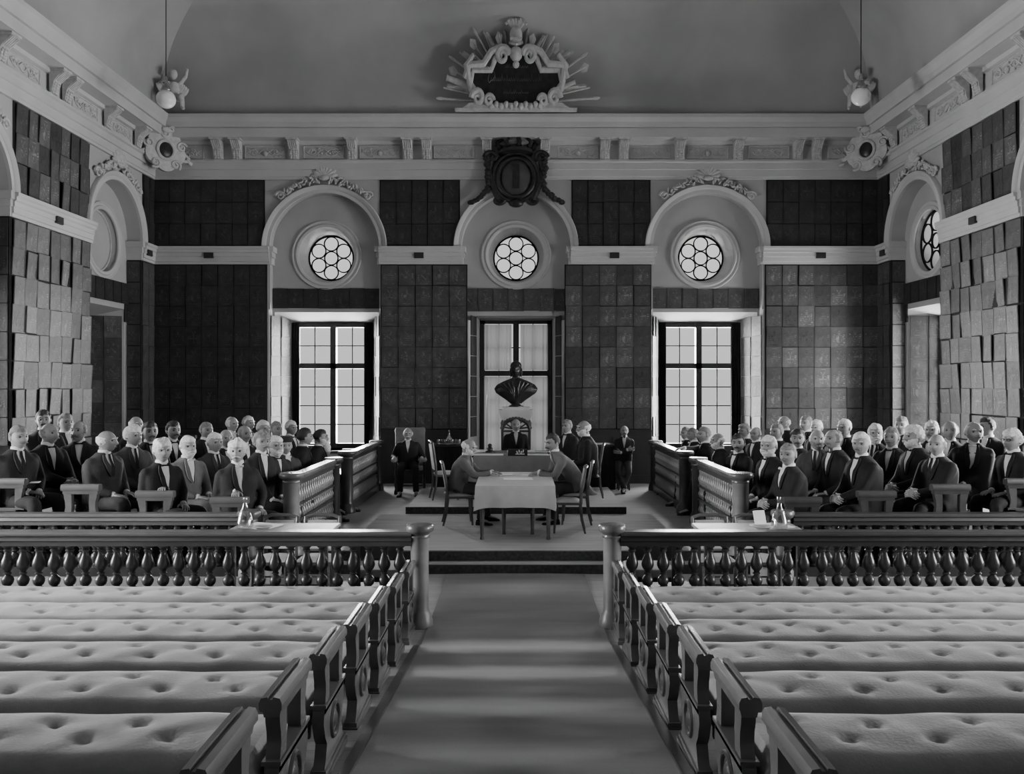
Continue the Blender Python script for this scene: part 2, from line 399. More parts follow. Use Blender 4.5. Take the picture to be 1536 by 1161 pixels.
def dado(wall, segs, hs=1.0):
    m = MB()
    for a, b in segs:
        m.span((a, -.03, -.02), (b, 0, 1.1)); m.span((a, -.055, 1.1), (b, 0, 1.15)); m.span((a, -.05, -.02), (b, 0, .18))
        n = max(1, int((b - a) / .8))
        for k in range(n):
            x0 = a + (b - a) * (k + .12) / n; x1 = a + (b - a) * (k + .88) / n
            m.span((x0, -.045, .28), (x1, 0, 1.0))
    for p in m.v: p.z = -.02 + (p.z + .02) * hs
    struct(m.build('baseboard_' + wall, DADO, M=MATW[wall], smooth=False))
dado('back', LO['back']); dado('left', [(9.0, 10.7), (12.78, 15.18), (17.26, YB)], .6); dado('right', [(9.0, 10.7), (12.78, 15.18), (17.26, YB)], .6)
# ---------------------------------------------------------------- windows
wn = [0]
def window(wall, i):
    c, hw = BAYS[wall][i]; f, g, z0, zf, zb = emb(wall, i); M = MATW[wall]; wn[0] += 1
    v = .9; fr = MB(); t = .1
    for u in (c - g + t / 2, c + g - t / 2): fr.span((u - t / 2, v - .06, z0), (u + t / 2, v + .06, zb))
    for z in (z0 + .05, zb - .05): fr.span((c - g, v - .06, z - .05), (c + g, v + .06, z + .05))
    zt = z0 + (zb - z0) * (.655 if not (wall == 'back' and i == 1) else .66)
    fr.span((c - .065, v - .08, z0), (c + .065, v + .07, zb)); fr.span((c - g, v - .08, zt - .06), (c + g, v + .07, zt + .06))
    win = struct(fr.build('window_%d' % wn[0], WOODD, M=M, smooth=False))
    mu = MB()
    for sd in (-1, 1):
        a, b = sorted((c + sd * .065, c + sd * (g - t)))
        mu.span(((a + b) / 2 - .011, v - .02, z0), ((a + b) / 2 + .011, v + .02, zb))
        for z in [zt + (zb - .1 - zt) * .5 + .02] + [z0 + .1 + (zt - z0 - .15) * q / 4 for q in (1, 2, 3)]:
            mu.span((a, v - .02, z - .011), (b, v + .02, z + .011))
    mu.build('muntin', IRON, win, M=M, smooth=False)
    MB().add([(c - g, v + .01, z0), (c + g, v + .01, z0), (c + g, v + .01, zb), (c - g, v + .01, zb)], [(0, 1, 2, 3)]).build('glass', GLASS, win, M=M, smooth=False)
    return c, g, z0, zb, v, M
def rose(wall, i, blind=False):
    c, hw = BAYS[wall][i]; M = MATW[wall]; wn[0] += 1; v, R = (.66, .495) if wall == 'back' else (.42, .595); zc = 4.92
    m = MB()
    def ringm(cx, cz, r, w, n=40):
        P = [(r - w, 0), (r - w, .03), (r + w, .03), (r + w, 0)]
        m.grid([[(cx + q * math.cos(a), v - d, cz + q * math.sin(a)) for q, d in P] for a in [2 * PI * k / n for k in range(n + 1)]])
    ringm(c, zc, R - .006, .016)
    if not blind:
        ringm(c, zc, .148, .012)
        for k in range(6):
            a = PI / 2 + k * PI / 3; q_ = R / .495; ringm(c + q_ * .318 * math.cos(a), zc + q_ * .318 * math.sin(a), .155 * q_, .012)
    win = struct(m.build('window_%d' % wn[0], IRON if not blind else STUCCO, M=M, smooth=False))
    g = MB(); g.add([(c + R * math.cos(2 * PI * k / 40), v - .001, zc + R * math.sin(2 * PI * k / 40)) for k in range(40)], [list(range(40))])
    g.build('glass' if not blind else 'blind_panel', GLASS if not blind else TYMP, win, M=M, smooth=False)
for i in (0, 1, 2): window('back', i); rose('back', i)
for i in range(5):
    window('right', i); rose('right', i)
    rose('left', i, blind=(i == 0))
    if i: window('left', i)
# blind recess on the west wall: dark shutters with a panel of plates
c, hw = BAYS['left'][0]
sh = MB(); sh.span((c - .72, .88, .7), (c + .72, .92, 3.5))
for k in (-1, 1):
    for z0, z1 in ((.8, 1.6), (1.7, 2.5), (2.6, 3.4)): sh.span((c + k * .36 - .28, .86, z0), (c + k * .36 + .28, .89, z1))
wn[0] += 1; struct(sh.build('window_%d' % wn[0], DADO, M=MATW['left'], smooth=False))
# curtains
def curtain(wall, u0, u1, z0, z1, v, label, mtl, flare=0.0, amp=.025, n=36, group=None):
    m = MB(); rows = []
    for j in range(13):
        t = j / 12; z = z1 + (z0 - z1) * t
        rows.append([(u0 + (u1 - u0) * k / n + flare * (t ** 2) * (1 - k / n if flare > 0 else k / n), v + amp * math.sin(k * 1.9 + t * .6) * (.5 + .5 * t) + .008 * math.sin(k * 5.1), z) for k in range(n + 1)])
    m.grid(rows); o = m.build('curtain', mtl, M=MATW[wall])
    return tag(o, label, 'curtain', group)
for i, nm in ((0, 'window nearer the carafe-side stand of grey-haired men'), (2, 'window behind the stand of black-coated men')):
    c = BAYS['back'][i][0]
    curtain('back', c - .92, c - .74, .72, 3.5, .78, 'narrow dark curtain hanging at the %s side of the %s tall bare window' % (('outer', 'first') if i == 0 else ('inner', 'third')), CURT, 0.02)
    curtain('back', c + .70, c + .92, .72, 3.5, .78, 'dark curtain drawn back at the %s side of the %s tall bare window' % (('inner', 'first') if i == 0 else ('outer', 'third')), CURT, -.12 if i == 0 else .0)
curtain('right', 15.55, 15.95, .72, 3.5, .7, 'dark curtain in the side window recess beyond the brightly lit plates', CURT)
for k, (a, b) in enumerate(((-.72, -.1), (.1, .72))):
    curtain('back', a, b, 2.44, 3.46, .82, 'pale blind in the upper %s light behind the bust' % ('left', 'right')[k], SHEER, 0, .012, 26)
    curtain('back', a, b, .1, 2.3, .82, 'pale blind in the lower %s light behind the bust' % ('left', 'right')[k], SHEER, 0, .012, 26)
rd = MB().tube([V((-.8, YB + .74, 3.57)), V((.8, YB + .74, 3.57))], .018); tag(rd.build('curtain_rod', WOODM), 'thin rod over the middle window behind the bust', 'rod')
# sills
for i in (0, 2):
    c = BAYS['back'][i][0]; trim(MB().span((c - 1.25, -.05, .64), (c + 1.25, .9, .7)), DADO, MATW['back'])
# ---------------------------------------------------------------- copper plates with painted arms
def plate_mb(seed, w=.325, h=.425):
    """plate in the x-z plane, facing -y, with raised painted arms (material 1)"""
    r = random.Random(seed); m = MB(); t = .012
    m.box((0, -t / 2, 0), (w, t, h))
    for x0, z0, x1, z1 in ((-w / 2, h / 2 - .012, w / 2, h / 2), (-w / 2, -h / 2, w / 2, -h / 2 + .012), (-w / 2, -h / 2, -w / 2 + .01, h / 2), (w / 2 - .01, -h / 2, w / 2, h / 2)):
        m.span((x0, -t - .004, z0), (x1, -t, z1))
    y = -t - .003
    def flat(poly, mi=1, yy=y): m.add([(p[0], yy, p[1]) for p in poly], [list(range(len(poly)))], mi)
    def dot(cx, cz, rx, rz=None, k=9, mi=1, yy=y): flat([(cx + rx * math.cos(2 * PI * q / k), cz + (rz or rx) * math.sin(2 * PI * q / k)) for q in range(k)], mi, yy)
    def line(x0, z0, x1, z1, wd, mi=1, yy=y):
        d = V((x1 - x0, z1 - z0)); d.normalize(); nx, nz = -d.y * wd / 2, d.x * wd / 2
        flat([(x0 + nx, z0 + nz), (x1 + nx, z1 + nz), (x1 - nx, z1 - nz), (x0 - nx, z0 - nz)], mi, yy)
    sw, sz = .055 + r.random() * .02, -.05 + r.random() * .02
    # shield outline strip
    sp = [(-sw, sz + .07), (sw, sz + .07), (sw, sz - .01), (sw * .8, sz - .05), (0, sz - .085), (-sw * .8, sz - .05), (-sw, sz - .01)]
    for a, b in zip(sp, sp[1:] + sp[:1]): line(a[0], a[1], b[0], b[1], .007)
    k = r.randrange(6)
    if k == 0: flat([(-sw, sz + .07), (0, sz + .07), (0, sz - .085), (-sw * .8, sz - .05), (-sw, sz - .01)])
    elif k == 1: line(-sw, sz + .06, sw * .8, sz - .05, .025)
    elif k == 2: line(-sw, sz + .01, sw, sz + .01, .025); line(0, sz + .07, 0, sz - .08, .02)
    elif k == 3:
        for dx, dz in ((-.03, .035), (.03, .035), (0, -.03)): dot(dx, sz + dz, .016)
    elif k == 4: flat([(-sw, sz + .07), (sw, sz + .07), (sw, sz + .03), (-sw, sz + .03)]); dot(0, sz - .02, .022, .03)
    else:
        for q in range(3): line(-sw * .9, sz + .05 - q * .04, sw * .9, sz + .05 - q * .04, .014)
    # helmet and crest
    dot(0, sz + .095, .022, .02)
    ck = r.randrange(4)
    if ck == 0:
        for q in (-2, -1, 0, 1, 2): line(q * .006, sz + .115, q * .022, sz + .175 - abs(q) * .008, .01)
    elif ck == 1:
        for sx in (-1, 1): flat([(0, sz + .115), (sx * .03, sz + .125), (sx * .05, sz + .175), (sx * .02, sz + .16)])
    elif ck == 2: line(-.028, sz + .122, .028, sz + .122, .012); dot(0, sz + .15, .018, .024)
    else:
        for q in (-1, 0, 1): line(q * .025, sz + .118, q * .025, sz + .168, .008)
        line(-.035, sz + .118, .035, sz + .118, .01)
    # mantling
    for sx in (-1, 1):
        for q in range(r.randint(3, 5)):
            a = sz + .09 - q * .042; x0 = sx * (sw + .012 + r.random() * .01); x1 = sx * (sw + .04 + r.random() * .03)
            flat([(x0, a), (x1, a + .02 * r.random()), (x1 - sx * .008, a - .022), (x0 + sx * .004, a - .018)])
    # motto ribbon
    if r.random() < .6: line(-.09, -.17, .09, -.17, .016)
    else: line(-.05, .175, .05, .175, .01)
    return m
VAR = [plate_mb(40 + i) for i in range(14)]
PM = [v.mesh('plate', [PLATE, PAINT], smooth=False, normals=False) for v in VAR]
PMB = [v.mesh('plate_lit', [PLATEB, PAINTB], smooth=False, normals=False) for v in VAR]
ORD = ['first', 'second', 'third', 'fourth', 'fifth', 'sixth', 'seventh', 'eighth', 'ninth', 'tenth']
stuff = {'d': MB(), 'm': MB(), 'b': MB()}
def plate_at(wall, u, v, z, rot=0.0, tilt=0.0, roll=0.0, sc=(1, 1), face=0.0, label=None, grp=None, bright=False, key='d'):
    """rot: swing about the vertical; tilt: top leans out; face: extra turn for plates on jambs"""
    p = WALLM[wall](u, v, z); base = {'back': 0, 'left': PI / 2, 'right': -PI / 2}[wall]
    k = random.randrange(14)
    E = Euler((0, 0, base + face + rot)).to_matrix() @ Euler((tilt, roll, 0)).to_matrix()
    if label:
        o = bpy.data.objects.new('arms_plate', (PMB if bright else PM)[k]); col.objects.link(o)
        o.location = p; o.rotation_euler = E.to_euler(); o.scale = (sc[0], 1, sc[1]); tag(o, label, 'plaque', grp)
    else:
        Mx = Matrix.Translation(p) @ E.to_4x4() @ Matrix.Diagonal((sc[0], 1, sc[1], 1))
        stuff[key].merge(VAR[k], Mx)
def panel(wall, a, b, z0, z1, nr, label=None, grp=None, bright=False, key='d', messy=1.0, pitch=.345, v=-.014, rev=False):
    nc = max(1, round((b - a) / pitch)); pu = (b - a) / nc; pz = (z1 - z0) / nr
    for r in range(nr):
        for c in range(nc):
            u = a + pu * (c + .5) + random.uniform(-.008, .008) * messy; z = z1 - pz * (r + .5) + random.uniform(-.008, .008) * messy
            lb = None
            if label: lb = label % (ORD[r], ORD[nc - 1 - c if rev else c])
            w_ = (pu * random.uniform(.93 if messy < 1 else .9, 1.01)) / .325
            plate_at(wall, u, v - .02 * messy * random.random() - .004, z, random.gauss(0, .05 + (.012 if messy > 1 else 0)) * messy, random.uniform(0, .05) * messy, random.gauss(0, .008) * messy, (w_, pz * random.uniform(.95, 1.0) / .425), label=lb, grp=grp, bright=bright, key=key)
G1 = 'painted copper arms plates hung in rows'
for wl, (a, b) in zip(('x',) * 4, LO['back']): pass
L0, L1, L2, L3 = LO['back']
panel('back', L3[0] + .02, L3[1], 1.17, 4.67, 8, 'arms plate on end wall beyond the black-coated stand, %s row down, %s from its window', G1, messy=.6, key='m')
panel('back', L2[0] + .02, L2[1] - .02, 1.17, 4.67, 8, 'arms plate between bust recess and third window, %s row down, %s out from the bust', G1, messy=.5)
panel('back', L1[0] + .02, L1[1] - .02, 1.17, 4.67, 8, key='m', messy=.4)
panel('back', L0[0] + .02, L0[1] - .02, 1.17, 4.67, 8, key='d', messy=.4)
for a, b in UP['back']: panel('back', a + .02, b - .02, 5.09, 6.48, 3, key='d', messy=.4)
for wall, nm in (('left', 'west'), ('right', 'east')):
    w2 = 'wall behind the grey-haired stand' if wall == 'left' else 'wall behind the black-coated stand'
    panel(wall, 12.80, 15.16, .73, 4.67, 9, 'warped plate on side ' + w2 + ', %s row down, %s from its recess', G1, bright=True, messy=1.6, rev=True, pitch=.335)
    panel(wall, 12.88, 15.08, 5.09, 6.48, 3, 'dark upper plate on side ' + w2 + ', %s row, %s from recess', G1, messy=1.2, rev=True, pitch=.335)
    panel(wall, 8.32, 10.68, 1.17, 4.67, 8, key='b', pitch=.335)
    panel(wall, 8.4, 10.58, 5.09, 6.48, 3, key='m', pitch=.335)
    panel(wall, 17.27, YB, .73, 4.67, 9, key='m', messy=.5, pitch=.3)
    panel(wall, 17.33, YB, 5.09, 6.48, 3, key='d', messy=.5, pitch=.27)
    # plates on the far jamb of the recess, facing the room's length
    s = -1 if wall == 'left' else 1
    for r in range(9):
        z = 4.67 - 3.94 / 9 * (r + .5)
        plate_at(wall, 17.225, .14, z, face=-s * (-PI / 2) if False else (-PI / 2 if wall == 'left' else PI / 2), sc=(.8, .98), key='m')
    for c in range(6): plate_at(wall, 15.36 + .345 * c, .25, 3.98, key='d')
    for uc in (16.22, 11.74):                              # plates on the far splay of the lower recess
        ang = math.atan2(.28, .92); fs = -1 if wall == 'left' else 1
        for cc in range(2):
            v = .47 + .34 * cc; u = uc + 1.0 - .28 * v / .92 - .03
            for r in range(7): plate_at(wall, u, v, 3.52 - .44 * (r + .5), face=fs * (PI / 2 - ang) , sc=(1.0, 1.03), key='d' if uc < 12 or wall == 'right' else ('m' if (r + 2 * cc) % 5 or wall == 'right' else 'b'))
    for r in range(8): plate_at(wall, 12.745, .14, 4.67 - 3.5 / 8 * (r + .5), face=(-PI / 2 if wall == 'left' else PI / 2), sc=(.85, 1.0), key='d')
    if wall == 'left':
        for r in range(6):
            for c in range(4): plate_at(wall, 15.68 + c * .345, .85, 3.3 - .44 * r, key='d')
# band of plates over each window head
for i, (c, hw) in enumerate(BAYS['back']):
    nr, z0, z1 = ((1, 3.76, 4.2) if i != 1 else (1, 3.7, 4.2))
    panel('back', c - 1.16, c + 1.16, z0, z1, nr, key='m' if i else 'd', messy=.3, v=.185)
# splayed reveals of the two bare windows: plates lit from outside
for i, nm in ((0, 'first'), (2, 'third')):
    c, hw = BAYS['back'][i]; f, g, z0, zf, zb = emb('back', i)
    for sd in (-1, 1):
        outer = (sd < 0) == (i == 0)
        for cc in range(2):
            v = .2 + .36 * cc; u = c + sd * (f - (f - g) * (v / .92)); ang = math.atan2(f - g, .92)
            for r in range(7):
                z = 3.5 - .435 * (r + .5) + .1
                lb = 'sunlit plate in %s bare window reveal, %s side, %s column, %s from top' % (nm, 'outer' if outer else 'inner', ('room', 'glass')[cc], ORD[r])
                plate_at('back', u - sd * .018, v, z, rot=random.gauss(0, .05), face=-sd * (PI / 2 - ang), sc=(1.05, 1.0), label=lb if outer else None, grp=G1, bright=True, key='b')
# plates round the recess of the bust
for sd in (-1, 1):
    for r in range(6): plate_at('back', sd * .93, .28, 3.4 - .44 * r, face=-sd * 1.2, sc=(.9, 1), key='d')
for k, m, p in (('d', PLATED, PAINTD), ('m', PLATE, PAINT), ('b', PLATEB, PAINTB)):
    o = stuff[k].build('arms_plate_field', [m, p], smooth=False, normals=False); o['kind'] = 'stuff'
    tag(o, {'d': 'field of arms plates with shade painted in, covering the end wall panels', 'm': 'mid-toned painted arms plates on jambs and over window heads', 'b': 'warped arms plates with light painted in, on nearer wall piers and reveals'}[k], 'plaques')
# ---------------------------------------------------------------- stucco ornament
def place(me_parts, root_name, label, cat, wall, u, v, z, group=None):
    base = {'back': 0, 'left': PI / 2, 'right': -PI / 2}[wall]
    t = thing(root_name, label, cat, WALLM[wall](u, v, z), base, group)
    for nm, me in me_parts: obj(nm, me, t)
    return t
# corbel (local: x along wall, -y out of the wall, z up; origin at the frieze foot)
cb = MB(); w = .2
cb.prism([(-.06, .0), (-.1, .02), (-.12, .1), (-.14, .2), (-.2, .28), (-.27, .33), (-.3, .37), (-.3, .4), (-.06, .4)], 'x', -w / 2, w / 2)
cb.span((-w / 2 - .025, -.32, .375), (w / 2 + .025, -.05, .41))
for k in range(5): cb.tube([(-w / 2 + .02 + k * .04, -.13, .2), (-w / 2 + .02 + k * .04, -.215, .28), (-w / 2 + .02 + k * .04, -.305, .36)], .016, 6)
body = cb.mesh('corbel_body', STUCCO, smooth=True)
lf = MB(); rr = random.Random(3)
for j in range(5):
    for k in range(3): lf.ball(((k - 1) * .055 + rr.uniform(-.01, .01), -.105 - j * .012, .03 + j * .042), (.03, .018, .028), 7)
lf.ball((0, -.15, .21), (.06, .025, .03), 8)
leaf = lf.mesh('corbel_leaf', STUCCO)
def corbel(wall, u, label): place([('bracket', body), ('acanthus_leaf', leaf)], 'corbel', label, 'corbel', wall, u, -.05, 6.9, 'stucco corbels under the cornice')
PAIRS = [(-6.13, 'outer pair over the first dark panel'), (-2.1, 'pair over the panel before the shield'), (2.09, 'pair over the panel after the shield'), (6.19, 'outer pair over the last dark panel')]
for u, nm in PAIRS:
    for d, q in ((-.2, 'first'), (.2, 'second')): corbel('back', u + d, 'fluted stucco corbel on end wall, %s of the %s' % (q, nm))
for c, nm in ((-4.1, 'first bare window'), (0, 'bust recess'), (4.1, 'third window')):
    for d, q in ((-.62, 'on one flank, further from the third window'), (.62, 'on the flank nearer the corner with the third window')):
        q = 'outer flank before' if d < 0 else 'flank past'
        corbel('back', c + d, 'single fluted corbel on end wall, %s the shell above %s' % (q, nm) if c else 'single fluted corbel at the %s side of the dark crowned shield' % ('left', 'right')[d > 0])
for wall, st_ in (('left', 'grey-haired stand'), ('right', 'black-coated stand')):
    for u, q in ((16.84, 'nearest the corner cartouche'), (15.6, 'just past the arch shell'), (14.17, 'first of the pier pair'), (13.77, 'second of the pier pair'), (12.36, 'before the next arch'), (11.12, 'past the second arch'), (9.7, 'pier pair nearest the public benches'), (9.3, 'last over the public benches')):
        corbel(wall, u, 'fluted corbel on side wall over the %s, %s' % (st_, q))
# frieze reliefs
def relief_mesh(seed, w=.86, h=.26):
    r = random.Random(seed); m = MB()
    for a, b in (((-w / 2, -h / 2), (w / 2, -h / 2)), ((w / 2, -h / 2), (w / 2, h / 2)), ((w / 2, h / 2), (-w / 2, h / 2)), ((-w / 2, h / 2), (-w / 2, -h / 2))):
        m.tube([(a[0], -.008, a[1]), (b[0], -.008, b[1])], .014, 5)
    for k in range(2):
        sg = -1 if k else 1
        m.tube([(sg * (-w / 2 + .06) + sg * t * (w - .12) / 12, -.012, .07 * math.sin(t * .9 + k * 2.2)) for t in range(13)], .013, 5)
    for sx in (-1, 1):
        m.tube(spiral((sx * w * .28, -.012, .0), .085, 1.5, (sx, 0, 0), (0, 0, 1), 16), .012, 5)
    for k in range(16):
        m.ball((r.uniform(-w / 2 + .06, w / 2 - .06), -.012, r.uniform(-h / 2 + .05, h / 2 - .05)), (.028, .018, .016), 6, R=Matrix.Rotation(r.uniform(0, 3), 3, 'Y'))
    if seed % 2: m.ball((0, -.02, -.03), (.05, .035, .06), 8)
    return m.mesh('relief', STUCCO)
RELV = [relief_mesh(s) for s in range(4)]
ri = 0
for u, nm in ((-7.1, 'beside the first corner cartouche'), (-5.35, 'before the first bare window'), (-4.1, 'with a basket over the first bare window'), (-2.9, 'past the first bare window'), (-1.32, 'just before the dark shield'), (1.33, 'just past the dark shield'), (2.85, 'before the third window'), (4.1, 'with a basket over the third window'), (5.4, 'past the third window'), (7.1, 'beside the last corner cartouche')):
    place([('relief_panel', RELV[ri % 4])], 'frieze_panel', 'framed relief panel in the end wall frieze, ' + nm, 'relief', 'back', u, -.06, 7.07, 'framed relief panels in the frieze'); ri += 1
for wall, st_ in (('left', 'grey-haired stand'), ('right', 'black-coated stand')):
    for u, nm in ((16.22, 'over the arched recess'), (14.9, 'just past the recess'), (13.05, 'over the far pier'), (11.74, 'over the second arch'), (10.4, 'over the second pier')):
        place([('relief_panel', RELV[ri % 4])], 'frieze_panel', 'framed relief panel on side wall over the %s, %s' % (st_, nm), 'relief', wall, u, -.06, 7.07, 'framed relief panels in the frieze'); ri += 1
# shells with leaf garlands over the arches
def shell_parts(hw):
    m = MB(); r = random.Random(int(hw * 100))
    for k in range(9):
        a = PI * (k + .5) / 9; m.ball((.15 * math.cos(a), -.06, .15 * math.sin(a) * 1.05 + .02), (.055, .05, .16), 8, R=Matrix.Rotation(PI / 2 - a, 3, 'Y'))
    m.ball((0, -.09, 0), (.12, .06, .06), 8); sh = m.mesh('shell', STUCCO)
    R0 = hw + .25; z0 = -(hw + .3); gs = []
    for sx in (-1, 1):
        g = MB()
        for t in range(40):
            a = PI / 2 - sx * (.08 + .62 * t / 40); rr2 = R0 + r.uniform(-.06, .1) * (1 - .3 * t / 40)
            g.ball((rr2 * math.cos(a), -.05 - r.random() * .05, z0 + rr2 * math.sin(a)), (.05, .025, .022), 6, R=Matrix.Rotation(r.uniform(0, 3), 3, 'Y'))
        a = PI / 2 - sx * .72; g.tube(spiral((R0 * math.cos(a), -.06, z0 + R0 * math.sin(a) + .03), .1, 1.6, (sx, 0, 0), (0, 0, 1), 20), [.03 - .001 * q for q in range(21)], 6); gs.append(('garland', g.mesh('garland', STUCCO)))
    return [('shell', sh)] + gs
sp = shell_parts(1.17); sp2 = shell_parts(1.03)
for i, nm in ((0, 'first bare window'), (2, 'third window')):
    place(sp, 'shell_ornament', 'white stucco shell with leafy garland crowning the arch of the ' + nm, 'ornament', 'back', BAYS['back'][i][0], 0, ZS + 1.17 + .3, 'shell ornaments over the arches')
for wall, st_ in (('left', 'grey-haired stand'), ('right', 'black-coated stand')):
    for u, nm in ((16.22, 'corner recess'), (11.74, 'second recess')):
        place(sp2, 'shell_ornament', 'stucco shell and garland over the %s arch behind the %s' % (nm, st_), 'ornament', wall, u, 0, ZS + 1.03 + .3, 'shell ornaments over the arches')
# small vents in the string course
for wall, u, nm in (('back', -6.55, 'on end wall before first window'), ('back', -2.07, 'on end wall before the bust recess'), ('back', 2.1, 'on end wall after the bust recess'), ('back', 6.5, 'on end wall past third window'), ('left', 17.45, 'in corner by the grey-haired stand'), ('right', 17.45, 'in corner by the black-coated stand'), ('left', 14.0, 'over warped plates behind grey-haired stand'), ('right', 14.0, 'over warped plates behind black-coated stand')):
    t = thing('vent_grille', 'small dark grille in the white moulding ' + nm, 'vent', WALLM[wall](u, -.09, 4.87), {'back': 0, 'left': PI / 2, 'right': -PI / 2}[wall], 'vent grilles in the moulding')
    m = MB().span((-.1, -.03, -.06), (.1, .02, .06))
    for k in range(5): m.span((-.085, -.036, -.045 + k * .02), (.085, -.03, -.037 + k * .02))
    m.build('grille', DADO, t, smooth=False)
# corner cartouches
cart = MB(); 
lob = []; SC = 1.22
for k in range(72):
    a = 2 * PI * k / 72; q = .36 + .06 * abs(math.cos(a * 2.5 + .6)); lob.append((q * math.cos(a), q * 1.05 * math.sin(a)))
cart.prism(lob, 'y', -.1, .0)
for a in range(5):
    an = PI / 2 + a * 2 * PI / 5; cart.tube(spiral((.35 * math.cos(an), -.1, .35 * math.sin(an)), .11, 1.4, (math.cos(an), 0, math.sin(an)), (-math.sin(an), 0, math.cos(an)), 18), .028, 6)
cartm = cart.mesh('cartouche', STUCCO)
rg = MB(); rg.grid([[((.165 + q * math.cos(b)) * math.cos(a), -.11 - q * math.sin(b), (.19 + q * math.cos(b)) * math.sin(a)) for b in [2 * PI * j / 8 for j in range(9)] for q in (.035,)] for a in [2 * PI * k / 32 for k in range(33)]]); rgm = rg.mesh('ring', STUCCO)
ov = MB().ball((0, -.1, 0), (.145, .05, .17), 20).mesh('oval', BRONZE)
r_ = random.Random(5); wgs = []
for sx in (-1, 1):
    wg = MB(); wgs.append(wg)
    for k in range(14):
        a = -.15 - .06 * k; q = .42 + .05 * k
        wg.ball((sx * (q * math.cos(a * .6)), -.05, -.12 + q * math.sin(a * .5) * .5 + r_.uniform(-.05, .09)), (.1, .03, .035), 7, R=Matrix.Rotation(sx * (.3 + r_.uniform(-.5, .5)), 3, 'Y'))
wgs = [('leaf_spray', q.mesh('leaf_spray', STUCCO)) for q in wgs]
tp = MB(); tp.ball((0, -.12, .42), (.12, .08, .07), 8)
for sx in (-1, 1): tp.tube(spiral((sx * .12, -.12, .44), .07, 1.3, (sx, 0, 0), (0, 0, 1), 14), .025, 6)
tpm = tp.mesh('crest', STUCCO)
for sg, nm in ((-1, 'grey-haired stand'), (1, 'black-coated stand')):
    t = thing('corner_cartouche', 'lobed stucco cartouche with dark oval in the corner above the ' + nm, 'ornament', (sg * 7.36, 17.42, 7.0), -sg * .75)
    for n_, me in (('scrolled_frame', cartm), ('ring', rgm), ('oval_boss', ov), ('crest', tpm), *wgs): obj(n_, me, t)
# putti sitting in the corners on the cornice
def putto(sg, label):
    t = MB(); 
    t.tube([(0, 0, .1), (0, -.02, .28), (0, -.03, .42)], [.11, .12, .09], 12); t.ball((.02 * sg, -.06, .58), (.09, .1, .11), 12)
    for sx in (-1, 1):
        t.tube([(sx * .07, -.03, .1), (sx * .1, -.24, .1), (sx * .12, -.26, -.14), (sx * .12, -.34, -.18)], [.075, .065, .045, .03], 9)
        hz = .72 if sx == -sg else .3
        t.tube([(sx * .11, -.03, .4), (sx * .22, -.08, .42 + (hz - .42) * .5), (sx * (.24), -.16, hz)], [.05, .042, .03], 8)
    o = t.build('putto', STUCCO, None, (sg * 7.05, 17.15, 7.9), -sg * .6); remesh(o, .018, 3); tag(o, label, 'statue')
    for sx in (-1, 1):
        w_ = MB()
        for k in range(5): w_.ball((sx * (.12 + .035 * k), .08, .42 - .03 * k), (.04, .015, .11), 7, R=Matrix.Rotation(sx * .5, 3, 'Y'))
        w_.build('wing', STUCCO, o)
    return o
putto(-1, 'white stucco child figure perched on the cornice beside the lamp above the grey-haired stand')
putto(1, 'white stucco child figure perched on the cornice beside the lamp above the black-coated stand')
# trophy over the cornice
T = thing('trophy_of_arms', 'carved white trophy of arms with dark inscribed plaque standing on the end wall cornice', 'ornament', (0, 17.22, 7.75))
hp = [(-.93, .42), (-.86, .62), (-.5, .62), (-.42, .78), (-.2, .92), (0, .86), (.2, .92), (.42, .78), (.5, .62), (.86, .62), (.93, .42), (.72, .2), (.5, .08), (-.5, .08), (-.72, .2)]
hp = [(x * .98, z) for x, z in hp]
MB().prism(hp, 'y', -.1, -.04).build('plaque', BRONZE, T, smooth=False)
fr = MB(); fr.tube([(x * 1.03, -.1, z * 1.03 - .01) for x, z in hp + hp[:1]], .055, 8)
for sx in (-1, 1):
    fr.tube(spiral((sx * .27, -.16, .84), .14, 1.7, (-sx, 0, 0), (0, 0, 1), 26), [.06 - .0015 * k for k in range(27)], 8)
    fr.tube([(sx * .27, -.14, .98), (sx * .5, -.14, .9), (sx * .66, -.14, .72), (sx * .95, -.12, .7), (sx * 1.05, -.12, .5)], [.05, .06, .06, .07, .05], 8)
    fr.tube(spiral((sx * .78, -.16, .2), .13, 1.5, (sx, 0, 0), (0, 0, 1), 24), [.06 - .0015 * k for k in range(25)], 8)
    fr.tube(spiral((sx * .55, -.16, .16), .1, 1.4, (-sx, 0, 0), (0, 0, 1), 20), .04, 8)
    fr.tube([(sx * .92, -.12, .3), (sx * 1.0, -.12, .7), (sx * .86, -.12, .86)], [.05, .07, .04], 8)
for k in range(11): fr.ball((-.5 + k * .1, -.16, .07 + .03 * (k % 2)), (.055, .05, .055), 8)
fr.ball((0, -.16, .86), (.13, .08, .12), 10); fr.ball((0, -.18, .7), (.07, .05, .06), 8)
fr.build('scroll_frame', STUCCO, T)
MB().span((-1.25, -.14, 0), (1.25, .05, .05)).prism([(-1.1, .05), (1.1, .05), (.95, .13), (-.95, .13)], 'y', -.12, .03).build('plinth', STUCCO, T, smooth=False)
hel = MB().ball((0, -.1, 1.14), (.13, .13, .15), 12); hel.span((-.12, -.24, 1.06), (.12, -.06, 1.1)); hel.tube([(-.13, -.1, 1.04), (0, -.2, 1.0), (.13, -.1, 1.04)], .03, 6); hel.build('helmet', STUCCO, T)
pl = MB()
for k in range(7):
    a = PI * (k + .5) / 7; pl.tube([(.05 * math.cos(a), -.08, 1.24), (.16 * math.cos(a), -.1, 1.34 + .05 * math.sin(a)), (.22 * math.cos(a), -.16, 1.28 + .1 * math.sin(a))], [.03, .045, .02], 7)
pl.build('plume', STUCCO, T)
rr = random.Random(11)
